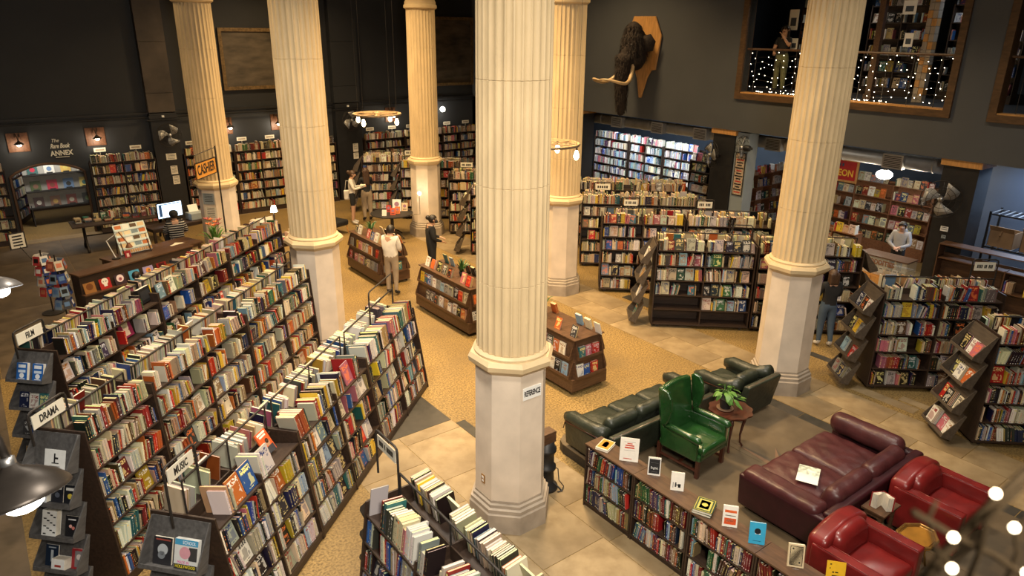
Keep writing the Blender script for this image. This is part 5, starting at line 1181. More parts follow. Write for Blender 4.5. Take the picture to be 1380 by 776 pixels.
def scatter(W,L,D,seed,n,info,style='mixed',stand=.5):
    rr=random.Random(seed); x=-L/2+.08
    while x<L/2-.15:
        y=rr.uniform(-D/2+.08,D/2-.25); r=rr.random()
        if r<stand:
            k=rr.randint(3,8)
            for _ in range(k):
                w_=rr.uniform(.015,.035); add_book(W@T(x,y,.001),w_,rr.uniform(.13,.17),rr.uniform(.18,.24),style,(info,_+1) if False else None); x+=w_+.001
            x+=rr.uniform(.03,.1)
        elif r<stand+.25:
            bw=rr.uniform(.13,.17); add_book(W@T(x,y+.05,.001)@RX(R(-15))@RZ(R(-90)),.02,bw,bw*1.45,style,None,face=1); x+=bw+.04
        else:
            z=.001
            for _ in range(rr.randint(2,6)):
                h_=rr.uniform(.015,.035); add_book(W@T(x,y+.02,z)@RZ(rr.uniform(-.15,.15))@T(0,0,h_)@RY(R(90)),h_,rr.uniform(.20,.24),rr.uniform(.14,.17),style,None); z+=h_+.0005
            x+=.24
# long iron-legged table before the wall case
W=table('trestle_table','long dark table on curved iron legs piled with gift books',-1.72,16.45,0,2.6,.85,.80,'wood','trestle')
scatter(W,2.5,.5,5,0,None,'mixed',.35); scatter(W@T(0,.2,0),2.5,.3,8,0,None,'drama',.5)
# face-out ledge case in front of the cash desk
rz=R(22); t=thing('ledge_case','long dark counter front with a ledge of face-out art books','counter',(-2.25,10.72,.004),rz)
q=MB(); q.box(-1.35,1.35,.0,.40,0,.66); q.build('cabinet','wood',t); q=MB(); q.box(-1.35,1.35,.10,.40,.66,1.08); q.build('upper_panel','wood',t); q=MB(); q.box(-1.36,1.36,-.03,.12,.66,.685); q.build('ledge','wood_mid',t); q=MB(); q.box(-1.36,1.36,.06,.43,1.08,1.11); q.build('top_board','wood_mid',t)
W=T(-2.25,10.72,.004)@RZ(rz)
for k,(lab,c,ar) in enumerate((('brown square art book on the counter ledge, first from left',(150,104,56),[('disc',.5,.5,.3,(110,66,34))]),('red book with a white skull on the counter ledge',(170,40,40),[('disc',.5,.6,.3,(232,226,216)),('bar',.35,.65,.2,.45,(232,226,216)),('disc',.4,.6,.07,(20,20,20)),('disc',.6,.6,.07,(20,20,20))]),('white and pink book on the counter ledge',(60,44,52),[('disc',.5,.5,.34,(230,210,214)),('disc',.5,.45,.16,(190,60,80))]),('light blue art book on the counter ledge',(76,150,190),[('disc',.5,.35,.2,(140,190,215))]),('lilac book with a coloured bloom on the counter ledge',(150,140,184),[('disc',.5,.5,.25,(214,140,70)),('disc',.55,.5,.12,(90,150,110))]),('dark red book on the counter ledge',(120,24,24),[('bar',.2,.8,.4,.8,(60,12,14))]),('small yellow book on the counter ledge',(220,186,50),[]),('small white card book at the right end of the counter ledge',(222,218,206),[]))):
    P=W@Vector((-1.18+k*.335,.045,.687)); display_book(lab,tuple(P),rz,.24 if k<6 else .2,.27 if k<6 else .2,.02,c,ar,lean=14,stand=False,group='face-out books on the counter ledge')
# cash desk
W=table('cash_desk','dark wooden cash desk with a white card rack',-1.78,11.96,R(22),2.2,.75,.98,'wood_mid')
t=thing('card_rack','white pocket board of picture cards leaning on the cash desk','card rack',tuple(W@Vector((-.42,-.05,.001))),R(14)); Mx=RX(R(-20)); M['pocket']=mat('pale_blue_pocket_board',(.60,.70,.68),.5)
q=MB(); q.box(-.36,.36,0,.02,.05,.75,Mx); q.build('board','pocket',t)
for r_ in range(4):
    for c_ in range(4):
        q=MB(); x=-.34+c_*.172; z=.17+r_*.145; q.box(x+.012,x+.155,-.008,0,z,z+.12,Mx); q.build('card',cmat([(214,190,150),(90,70,50),(232,230,224),(190,110,60),(120,140,150),(226,214,180)][(r_*3+c_*5)%6]),t)
    q=MB(); q.box(-.35,.35,-.018,-.008,.155+r_*.145,.205+r_*.145,Mx); q.build('pocket_strip','pocket',t)
for s in (-.3,.3): q=MB(); q.tube([(s,-.03,.004),(s,.28,.70)],.014,6); q.tube([(s,.38,.004),(s,.27,.66)],.014,6); q.build('easel_leg','wood',t)
q=MB(); [q.box(-.33+k*.05,-.30+k*.05,-.02,-.0,.06,.135,Mx) for k in range(14)]; q.build('pencil_row','wood_gold',t)
t=thing('desk_lamp','pale jointed desk lamp standing on the cash desk','lamp',tuple(W@Vector((-.92,.0,.001)))); q=MB(); q.lathe([(.09,0),(.09,.02),(.02,.03)],16); q.build('base','iron',t)
q=MB(); q.tube([(0,0,.02),(-.12,.1,.42),(.14,.0,.62)],.012,6); q.build('arm','white',t); q=MB(); q.tube([(.14,0,.62),(.30,-.05,.30)],.014,6); q.lathe([(.03,.1),(.08,0),(.07,0),(.0,.06)],16,T(.30,-.05,.24),cap=False); q.build('lamp_head','wood_red',t)
display_book('small crimson booklet leaning at the edge of the cash desk',tuple(W@Vector((-.78,-.28,.001))),R(10),.13,.2,.015,(150,30,40),[('bar',.3,.7,.3,.7,(230,200,190))],stand=False,group='things on the cash desk')
t=thing('paper_pile','loose cream papers on the cash desk beside the cashier','papers',tuple(W@Vector((.55,-.15,.001))),R(30))
for k in range(4): q=MB(); q.box(-.15,.15,-.1,.1,k*.003,k*.003+.002,RZ(k*.2)); q.build('sheet','paper',t)
# monitor beyond the cashier on a rear desk
W2=table('back_desk','rear desk behind the cashier holding the bright monitor',-.45,15.0,R(14),1.9,.6,.82,'wood')
M['screen']=emit('bright_screen',(.55,.75,1.0),2.6)
t=thing('monitor','bright white computer monitor in front of the cashier','monitor',tuple(W2@Vector((-.25,.05,.001))),R(14)); q=MB(); q.box(-.36,.36,-.02,.02,.16,.60); q.build('housing','black',t); q=MB(); q.box(-.34,.34,-.024,-.019,.18,.58); q.build('screen','screen',t); q=MB(); q.box(-.03,.03,.0,.03,.02,.2); q.box(-.12,.12,-.09,.09,0,.02); q.build('stand','black',t)
q=MB(); q.box(-.30,-.22,-.027,-.023,.22,.54); q.box(-.30,.30,-.027,-.023,.54,.56); q.build('screen_window',cmat((60,110,190)),t)
t=thing('printer','grey printer with paper on the rear desk','printer',tuple(W2@Vector((.45,.0,.001))),R(14)); q=MB(); q.rbox(-.22,.22,-.18,.18,0,.2,.02); q.build('body','greyblue',t); q=MB(); q.box(-.14,.14,.0,.01,.18,.42,RX(R(-20))); q.build('paper_tray','white',t)
# cashier sign on a post
t=thing('cashier_sign','orange cashier sign hanging from a black post','sign',(-.40,10.62,.004)); q=MB(); q.tube([(0,0,.012),(0,0,3.50)],.018,8); q.build('post','iron',t); q=MB(); q.lathe([(.16,0),(.16,.02),(.03,.03)],20); q.build('base','iron',t)
SM=Matrix.Rotation(R(180),4,'Z')@RZ(R(10))
q=MB(); q.tube([(0,0,3.47),tuple(RZ(R(49))@Vector((-1.0,0,3.44)))],.010,6); q.build('arm','iron',t)
M['orange']=mat('orange_sign_paint',(.66,.30,.045),.5,var=.06)
d=RZ(R(49)); q=MB(); q.box(-1.0,-.06,-.008,.008,2.91,3.27,d); pl=q.build('plate','orange',t)
for bb in ((-1.0,-.06,2.91,2.93),(-1.0,-.06,3.25,3.27),(-1.0,-.98,2.91,3.27),(-.08,-.06,2.91,3.27)): q=MB(); q.box(bb[0],bb[1],-.011,.011,bb[2],bb[3],d); q.build('plate_border','ink',pl)
text('CASHIER',.30,'ink',pl,d@T(-.53,-.011,3.09)@UPRIGHT,xs=.68,bold=.006)
for xx in (-.92,-.14): q=MB(); q.tube([tuple(d@Vector((xx,0,3.27))),tuple(d@Vector((xx,0,3.44)))],.004,4); q.build('hook','iron',t)
t=thing('plant_stand','slim dark plant stand beside the cash desk','stand',(-.46,11.45,.004)); q=MB(); q.lathe([(.16,.82),(.16,.85)],20); q.build('top','wood',t); q=MB(); q.lathe([(.14,0),(.14,.02),(.025,.04),(.025,.82)],14); q.build('stem','iron',t)
spiky('orange-flowered plant on the slim stand by the cash desk',-.46,11.45,.855,1.5,n=22,seed=9,flower=True)
# book table right of the cashier column
W=table('book_table','dark table of loose books between the two left columns',1.35,11.75,R(20),1.5,.8,.80,'wood'); scatter(W,1.4,.6,15,0,None,'fiction',.3); scatter(W@T(0,-.25,0),1.4,.3,16,0,None,'mixed',.2)
t=thing('print_rack','wire rack of white prints on the book table','rack',tuple(W@Vector((-.45,.1,.001))),R(10))
for k in range(3):
    q=MB(); q.box(-.22,.0,-.02,0,.05+k*.2,.22+k*.2,RX(R(-10))); q.build('print','white',t); q=MB(); q.box(.02,.24,-.02,0,.05+k*.2,.22+k*.2,RX(R(-10))); q.build('print','paper',t)
q=MB(); [q.tube([(x,.06,0),(x,.06,.66)],.008,5) for x in (-.24,.01,.26)]; q.build('wire_frame','iron',t)
t=thing('table_lamp','little white-shaded lamp above the print rack','lamp',tuple(W@Vector((-.05,.25,.001)))); q=MB(); q.lathe([(.05,0),(.012,.03),(.012,.7)],12); q.build('stem','iron',t); q=MB(); q.lathe([(.09,.68),(.05,.84)],16); q.build('shade','bulbw',t,True)
# spinner racks of cards beside the film row
def spinner(label,x,y,h,seed,tiers):
    rr=random.Random(seed); t=thing('spinner_rack',label,'card rack',(x,y,.004),rr.uniform(0,1)); q=MB(); q.tube([(0,0,.03),(0,0,h)],.016,8); q.build('pole','iron',t); q=MB(); q.lathe([(.22,0),(.22,.02),(.03,.04)],20); q.build('base','iron',t)
    for k in range(tiers):
        z=h-.30-k*(h-.5)/tiers
        for j in range(6):
            Mx=RZ(j*math.pi/3)@T(0,-.17,z)@RX(R(-12)); q=MB(); q.box(-.075,.075,-.012,0,0,.20,Mx); q.build('card_stack',cmat(rr.choice([(226,222,214),(40,60,120),(150,80,60),(60,60,64),(200,190,170),(120,140,160),(180,60,60)])),t)
            q=MB(); q.box(-.05,.05,-.0135,-.012,.06,.15,Mx); q.build('card_print',cmat(rr.choice([(30,30,30),(200,120,90),(230,226,220),(90,120,160)])),t)
    return t
spinner('spinner rack of cards and magnets at the end of the film row',-3.88,10.35,1.62,3,4)
t=spinner('tall dark spinner rack with a framed notice on a stem',-4.05,11.55,1.45,4,4)
q=MB(); q.tube([(-.12,.1,1.2),(-.28,.25,1.55)],.012,6); q.build('notice_stem','iron',t); q=MB(); q.box(-.16,.16,-.012,.012,1.5,1.86,T(-.30,.25,0)); f=q.build('notice_frame','wood_black',t); q=MB(); q.box(-.135,.135,-.014,-.011,1.525,1.835,T(-.30,.25,0)); q.build('notice_sheet','sign',f)
for k in range(4): q=MB(); q.box(-.09,.09,-.016,-.013,1.57+k*.065,1.60+k*.065,T(-.30,.25,0)); q.build('print_line','ink',f)
# round table beside the far column
t=thing('round_table','round dark table with stacked face-out books beside the far column','table',(5.05,12.75,.004)); q=MB(); q.lathe([(.62,.72),(.64,.735),(.64,.755),(.62,.76)],40); q.build('table_top','wood_black',t); q=MB(); q.lathe([(.05,.03),(.05,.72)],12); q.build('pedestal','iron',t)
for k in range(4): a=k*math.pi/2+.4; q=MB(); q.tube([(0,0,.25),(.3*math.cos(a),.3*math.sin(a),.12),(.45*math.cos(a),.45*math.sin(a),.012)],.018,6); q.build('foot','iron',t)
for k,(x,y,lab,c,w_) in enumerate(((-.38,-.25,'small white price card on the round table',(232,228,218),.13),(-.12,-.3,'orange and white book on the round table, left of middle',(206,90,60),.15),(.08,-.22,'orange book leaning on the round table, middle',(222,120,60),.15),(.2,.05,'large white book with a ring emblem on the round table',(226,224,220),.26),(.42,-.05,'cream illustrated book on the round table, right',(214,186,150),.18),(-.05,.1,'red and white book at the back of the round table',(180,60,50),.15))):
    display_book(lab,(5.05+x,12.75+y,.766),R(-37),w_,w_*1.4 if k else .18,.03,c,[('disc',.5,.6,.28,(150,110,130)),('bar',.2,.8,.15,.25,(40,40,40))] if k else [],stand=False,lean=12,group='books on the round table')
t=thing('small_lamp','tiny bright lamp glowing against the far column','lamp',(5.62,12.02,1.42)); q=MB(); q.sphere((0,0,0),.055,12); q.build('bulb','bulbw',t,True); q=MB(); q.tube([(0,0,-.05),(.0,.0,-.64),(-.12,.15,-.655)],.008,6); q.build('stem','iron',t); point('small_lamp_light',(5.55,11.93,1.42),.05,9,(1,.8,.5))
# dark chair at the left of the browsing women
t=thing('lounge_chair','black lounge chair with pale legs beside the left column','armchair',(3.75,14.1,.004),R(20)); q=MB(); q.rbox(-.32,.32,-.32,.32,.26,.44,.06); q.build('seat','black',t,True); q=MB(); q.rbox(-.32,.32,.22,.34,.40,.85,.05); q.build('backrest','black',t,True)
for sx_ in (-1,1):
    for sy_ in (-1,1): q=MB(); q.tube([(sx_*.26,sy_*.26,.27),(sx_*.29,sy_*.29,.012)],.018,6); q.build('leg','wood_gold',t)
# boxed sets and loose books laid on the near end bins come from the book records
# ------------------------------------------------------------------ people
M['skin']=mat('skin_light',(.50,.29,.19),.55,var=.05); M['skin2']=mat('skin_tan',(.36,.20,.12),.55,var=.05)
M['hair']=mat('dark_hair',(.014,.010,.008),.5,var=.4,vscale=30,stretch=(4,4,1)); M['hairb']=mat('brown_hair',(.06,.030,.015),.5,var=.4,vscale=30,stretch=(4,4,1))
def cloth(n,c,bump=.35): return mat(n,c,.85,var=.12,vscale=6,bump=bump,bscale=10)
M['c_black']=cloth('black_cloth',(.012,.012,.013)); M['c_white']=cloth('white_cloth',(.70,.66,.58)); M['c_jeans']=cloth('blue_denim',(.055,.085,.125)); M['c_tan']=cloth('tan_cloth',(.32,.25,.17)); M['c_grey']=cloth('grey_marl',(.34,.34,.35)); M['c_shoe']=cloth('white_canvas',(.6,.58,.54)); M['c_dark']=cloth('dark_shoe',(.02,.018,.016)); M['c_olive']=cloth('olive_cloth',(.13,.14,.07))
def stripes():
    m=bpy.data.materials.new('black_white_stripes'); m.use_nodes=True; nt=m.node_tree; b=nt.nodes['Principled BSDF']; b.inputs['Roughness'].default_value=.85
    tc=nt.nodes.new('ShaderNodeTexCoord'); wv=nt.nodes.new('ShaderNodeTexWave'); wv.bands_direction='Z'; wv.inputs['Scale'].default_value=5.2; wv.inputs['Distortion'].default_value=.6
    rp=nt.nodes.new('ShaderNodeValToRGB'); rp.color_ramp.interpolation='CONSTANT'; rp.color_ramp.elements[0].color=(.012,.012,.015,1); rp.color_ramp.elements[1].position=.78; rp.color_ramp.elements[1].color=(.55,.53,.5,1)
    nt.links.new(tc.outputs['Object'],wv.inputs['Vector']); nt.links.new(wv.outputs['Fac'],rp.inputs['Fac']); nt.links.new(rp.outputs['Color'],b.inputs['Base Color']); return m
M['c_stripe']=stripes()
def person(label,loc,rz,J=None,top='c_black',bottom='c_jeans',shoe='c_dark',skin='skin',sleeve=1.0,leg=1.0,height=1.70,hair='hair',hairstyle='short',girth=1.0,cap=False,mask=False,legw=1.0,seated=False,hood=False):
    """local front is -Y; J overrides joints (height 1.70 frame)"""
    j={'pelvis':(0,0,.94),'waist':(0,.005,1.08),'chest':(0,.01,1.28),'neck':(0,.015,1.43),'jaw':(0,-.005,1.50),'head':(0,-.005,1.60),'nose':(0,-.108,1.575),
       'shL':(.165,.015,1.39),'elL':(.215,.03,1.12),'wrL':(.22,-.04,.89),'shR':(-.165,.015,1.39),'elR':(-.215,.03,1.12),'wrR':(-.22,-.04,.89),
       'hipL':(.085,0,.90),'knL':(.095,-.01,.50),'anL':(.10,.02,.09),'toL':(.115,-.14,.035),'hipR':(-.085,0,.90),'knR':(-.095,-.01,.50),'anR':(-.10,.02,.09),'toR':(-.115,-.14,.035)}
    if J: j.update(J)
    g=girth
    rad={'pelvis':(.145*g,.11*g),'waist':(.125*g,.095*g),'chest':(.15*g,.105*g),'neck':(.052,.052),'jaw':(.066,.074),'head':(.082,.098),'nose':(.013,.013),
      'shL':(.068*g,.068*g),'elL':(.045*g,.045*g),'wrL':(.030,.030),'hipL':(.095*legw,.095*legw),'knL':(.062*legw,.062*legw),'anL':(.043*max(1,legw*.9),.043*max(1,legw*.9)),'toL':(.036,.032)}
    for k in list(rad):
        if k.endswith('L'): rad[k[:-1]+'R']=rad[k]
    E_=[('pelvis','waist'),('waist','chest'),('chest','neck'),('neck','jaw'),('jaw','head'),('head','nose')]
    for s in 'LR': E_+= [('chest','sh'+s),('sh'+s,'el'+s),('el'+s,'wr'+s),('pelvis','hip'+s),('hip'+s,'kn'+s),('kn'+s,'an'+s),('an'+s,'to'+s)]
    # hands: palm and five fingers
    for s in 'LR':
        w_=Vector(j['wr'+s]); d=(w_-Vector(j['el'+s])).normalized(); side=d.cross(Vector((0,0,1)) if abs(d.z)<.9 else Vector((0,-1,0))).normalized(); up=side.cross(d)
        pm=w_+d*.06; j['pm'+s]=tuple(pm); rad['pm'+s]=(.034,.022); E_.append(('wr'+s,'pm'+s))
        for k,(o,L) in enumerate(((-.026,.062),(-.009,.074),(.009,.070),(.026,.055))):
            a=pm+d*.035+side*o; b_=a+d*L*.55-up*.006; c=b_+d*L*.4-up*.022
            for nm,P,r in (('a',a,.0095),('b',b_,.009),('c',c,.0075)): j[f'f{s}{k}{nm}']=tuple(P); rad[f'f{s}{k}{nm}']=(r,r)
            E_+= [('pm'+s,f'f{s}{k}a'),(f'f{s}{k}a',f'f{s}{k}b'),(f'f{s}{k}b',f'f{s}{k}c')]
        a=w_+d*.03-side*.034-up*.01; b_=a+d*.035-side*.012-up*.012
        j[f't{s}a']=tuple(a); j[f't{s}b']=tuple(b_); rad[f't{s}a']=(.011,.011); rad[f't{s}b']=(.009,.009); E_+= [('wr'+s,f't{s}a'),(f't{s}a',f't{s}b')]
    names=list(j); idx={n:i for i,n in enumerate(names)}
    me=bpy.data.meshes.new('skeleton'); me.from_pydata([j[n] for n in names],[(idx[a],idx[b_]) for a,b_ in E_],[])
    o=bpy.data.objects.new('skeleton',me); COL.objects.link(o)
    md=o.modifiers.new('skin','SKIN'); sv=me.skin_vertices[0].data
    for n,i in idx.items(): sv[i].radius=rad[n]; sv[i].use_root=(n=='pelvis')
    sb=o.modifiers.new('sub','SUBSURF'); sb.levels=2; sb.render_levels=2
    dg=bpy.context.evaluated_depsgraph_get(); bm=bpy.data.meshes.new_from_object(o.evaluated_get(dg)); bpy.data.objects.remove(o); bpy.data.meshes.remove(me)
    # materials by nearest bone
    def reg(a,b_,f):
        p={a,b_}
        if 'to' in (a[:2],b_[:2]): return 3
        if 'an' in (a[:2],b_[:2]) or 'kn' in (a[:2],b_[:2]) or 'hip' in (a[:3],b_[:3]):
            k={'hip':0,'kn':1,'an':2}; lv=(0 if a[:3]=='hip' else 1 if a[:2]=='kn' else -1)+f
            if a=='pelvis': lv=f-1
            if lv>1.88: return 3
            return 1 if lv<leg*2 else 2
        if a[0] in 'ft' or b_[0] in 'ft' or b_[:2]=='pm': return 2
        if b_[:2]=='el': return 0 if f<sleeve*2 else 2
        if b_[:2]=='wr': return 0 if (1+f)<sleeve*2 else 2
        if (a,b_) in (('neck','jaw'),('jaw','head'),('head','nose')): return 2
        if (a,b_)==('chest','neck'): return 0 if f<.72 else 2
        if (a,b_)==('pelvis','waist'): return 1 if f<.25 else 0
        return 0
    segs=[(a,b_,Vector(j[a]),Vector(j[b_])) for a,b_ in E_]
    for m in (top,bottom,skin,shoe): bm.materials.append(M[m])
    mi=[]
    for p in bm.polygons:
        c=p.center; best=(9,0)
        for a,b_,A_,B_ in segs:
            ab=B_-A_; f=max(0,min(1,(c-A_).dot(ab)/max(1e-9,ab.length_squared))); dd=(c-(A_+ab*f)).length/(.6+ (rad[a][0]+rad[b_][0])*4)
            if dd<best[0]: best=(dd,reg(a,b_,f))
        mi.append(best[1])
    bm.polygons.foreach_set('material_index',mi); bm.polygons.foreach_set('use_smooth',[True]*len(mi))
    s_=height/1.70
    t=thing('person',label,'person',loc,rz); t.scale=(s_,s_,s_)
    link('body',bm,t)
    H=Vector(j['head']); q=MB()
    # hair cap: back and top of the skull
    vs=[];fs=[];n=18;mm=10
    for a in range(mm+1):
        th=math.pi*.78*a/mm
        for b_ in range(n):
            ph=2*math.pi*b_/n; dy=-math.cos(ph)
            lim=1.0 if hairstyle!='bald' else .5
            r=Vector((math.sin(th)*math.sin(ph)*.098,math.sin(th)*math.cos(ph)*.113,math.cos(th)*.112))
            # front (-Y) is kept short: lift the low front vertices to the brow line
            if r.y<-.03 and r.z<.035: r.z=.035; r.y=max(r.y,-.098)
            vs.append(tuple(H+Vector((0,.012,.012))+r))
    for a in range(mm):
        for b_ in range(n): x=a*n+b_; y=a*n+(b_+1)%n; fs.append((x,y,y+n,x+n))
    q.add(vs,fs)
    if hairstyle=='long': q.rbox(-.10,.10,.02,.115,-.42,.06,.04,6,Mx=T(*H))
    if hairstyle=='bob': q.rbox(-.105,.105,-.03,.12,-.20,.06,.045,6,Mx=T(*H))
    if hairstyle=='bun': q.sphere(tuple(H+Vector((0,.13,.06))),.06,12)
    q.build('hair',hair,t,True)
    if cap:
        q=MB(); q.lathe([(.108,.0),(.112,.04),(.10,.09),(.06,.125),(.0,.135)],24,T(*H)@T(0,.008,.0),cap=False); q.rbox(-.08,.08,-.21,-.08,.0,.014,.006,4,Mx=T(*H)); q.build('cap','c_black',t,True)
    if mask: q=MB(); q.rbox(-.075,.075,-.115,-.02,-.085,-.01,.035,6,Mx=T(*H)); q.build('mask','c_black',t,True)
    if hood: q=MB(); q.rbox(-.12,.12,.02,.16,-.24,-.06,.06,6,Mx=T(*H)); q.build('hood',top,t,True)
    for s in (-1,1): q=MB(); q.sphere((s*.034,-.088,.018),(.012,.008,.007),8,T(*H)); q.build('eye','c_black',t)
    for s in (-1,1): q=MB(); q.sphere((s*.088,.005,-.005),(.014,.024,.032),8,T(*H)); q.build('ear',skin,t,True)
    q=MB(); q.sphere((0,-.086,-.055),(.024,.008,.007),8,T(*H)); q.build('mouth','redcov',t)
    return t
VR=R(-37)   # facing image-right is local -Y turned to camera right
def faceto(dx,dy): return math.atan2(dx,-dy)     # rotation that points local -Y along (dx,dy)
bookhold={'elL':(.20,-.08,1.14),'wrL':(.08,-.30,1.20),'elR':(-.20,-.08,1.14),'wrR':(-.06,-.30,1.18)}
down={'jaw':(0,-.03,1.495),'head':(0,-.055,1.585),'nose':(0,-.155,1.545)}
P=person
P('woman in a white top and black shorts reading an open book',(4.75,14.85,.004),faceto(.8,-.5),{**bookhold,**down},'c_white','c_black','c_shoe',leg=.36,height=1.76,hair='hairb',hairstyle='bun',girth=1.05)
P('person with long brown hair, black top and wide tan trousers at the shelves',(5.3,14.95,.004),faceto(.2,1),{**bookhold},'c_black','c_tan',height=1.76,hair='hairb',hairstyle='long',legw=1.35,sleeve=.4)
P('man in a loose white shirt bending over the far display island',(2.62,8.18,.004),faceto(.62,.5),{**down,'elL':(.2,-.08,1.13),'wrL':(.12,-.28,1.0),'elR':(-.2,-.06,1.13),'wrR':(-.1,-.30,1.05),'chest':(0,-.02,1.28)},'c_white','c_tan','c_dark',height=1.72,girth=1.36,sleeve=.8,legw=1.15)
P('person in black with black cap and mask behind the middle island',(3.95,8.55,.004),faceto(.9,-.3),{**down,'elL':(.21,-.05,1.13),'wrL':(.14,-.24,1.08),'elR':(-.21,-.02,1.13),'wrR':(-.14,-.22,1.05)},'c_black','c_black',height=1.70,girth=1.38,hairstyle='bun',mask=True,legw=1.2)
P('dark-clothed person mostly hidden behind the foreground column',(3.98,6.45,.004),faceto(-.6,.4),None,'c_black','c_black',height=1.68)
P('woman in a black top and blue jeans facing the shelves',(8.32,.44,.004),faceto(.55,.75),{'elL':(.22,-.06,1.13),'wrL':(.12,-.26,1.10),'elR':(-.22,-.04,1.13),'wrR':(-.10,-.26,1.15),'anR':(-.12,.10,.09),'toR':(-.14,-.06,.035),'knR':(-.10,.03,.50)},'c_black','c_jeans','c_shoe',height=1.63,hair='hairb',hairstyle='bob',girth=1.1,legw=1.2,sleeve=.95)
P('person in a grey hoodie looking down behind the glass counter',(13.15,1.40,.004),faceto(-1,-.25),{**down,'elL':(.23,-.06,1.14),'wrL':(.06,-.26,1.10),'elR':(-.23,-.06,1.14),'wrR':(-.06,-.26,1.08)},'c_grey','c_black',height=1.70,girth=1.25,hood=True)
P('dark-haired woman at the gallery railing with a hand at her mouth',(12.62,5.02,4.504),faceto(-1,-.15),{'elL':(.20,-.10,1.20),'wrL':(.05,-.16,1.42),'elR':(-.22,-.04,1.13),'wrR':(-.12,-.24,1.05)},'c_black','c_olive',height=1.70,hairstyle='long',sleeve=.3,legw=1.3)
P('dark-haired child standing behind the film row',(-2.62,9.2,.004),faceto(.6,.5),None,'c_tan','c_jeans',height=1.32,hair='hair')
sit={'knL':(.12,-.42,.93),'anL':(.12,-.44,.52),'toL':(.13,-.60,.47),'knR':(-.12,-.42,.93),'anR':(-.12,-.44,.52),'toR':(-.13,-.60,.47),'elL':(.26,-.08,1.14),'wrL':(.20,-.30,1.06),'elR':(-.26,-.08,1.14),'wrR':(-.20,-.30,1.06)}
P('cashier in a striped shirt and black cap seated before the monitor',(-.86,13.75,-.31),faceto(.1,1),sit,'c_stripe','c_black',height=1.74,girth=1.5,sleeve=.5,cap=True)
t=thing('office_chair','black office chair under the cashier','chair',(-.86,13.72,.004),R(186)); q=MB(); q.rbox(-.25,.25,-.25,.25,.42,.50,.03); q.build('seat','black',t,True); q=MB(); q.rbox(-.22,.22,-.30,-.25,.55,.85,.02); q.build('backrest','black',t,True); q=MB(); q.tube([(0,0,.06),(0,0,.42)],.03,8); q.build('gas_lift','iron',t)
for k in range(5): a=k*1.2566; q=MB(); q.tube([(0,0,.08),(.27*math.cos(a),.27*math.sin(a),.05)],.018,6); q.sphere((.27*math.cos(a),.27*math.sin(a),.03),.028,8); q.build('star_leg','iron',t)
# things held
def held(label,x,y,z,rz,c): 
    t=thing('open_book',label,'book',(x,y,z),rz)
    for s in (-1,1): q=MB(); q.box(0,s*.11,-.08,.08,0,.008,RY(R(-14*s))) if s>0 else q.box(-.11,0,-.08,.08,0,.008,RY(R(14))); q.build('page_block','paper',t)
    q=MB(); q.box(-.11,.11,-.085,.085,-.012,-.008); q.build('cover',c,t)
held('open book in the hands of the woman in black shorts',5.04,14.66,1.26,faceto(.8,-.5),'white'); held('open art book in the hands of the man in white',2.83,8.36,1.06,faceto(.62,.5),'slate')
t=thing('shoulder_bag','cream canvas bag hanging at the side of the woman in shorts','bag',(4.70,15.05,.98),faceto(.8,-.5)); q=MB(); q.rbox(-.05,.05,-.14,.14,-.20,.12,.04); q.build('bag_body','c_white',t,True); q=MB(); q.tube([(0,-.10,.10),(.03,-.05,.42),(.03,.05,.42),(0,.10,.10)],.010,6); q.build('strap','c_white',t,True)
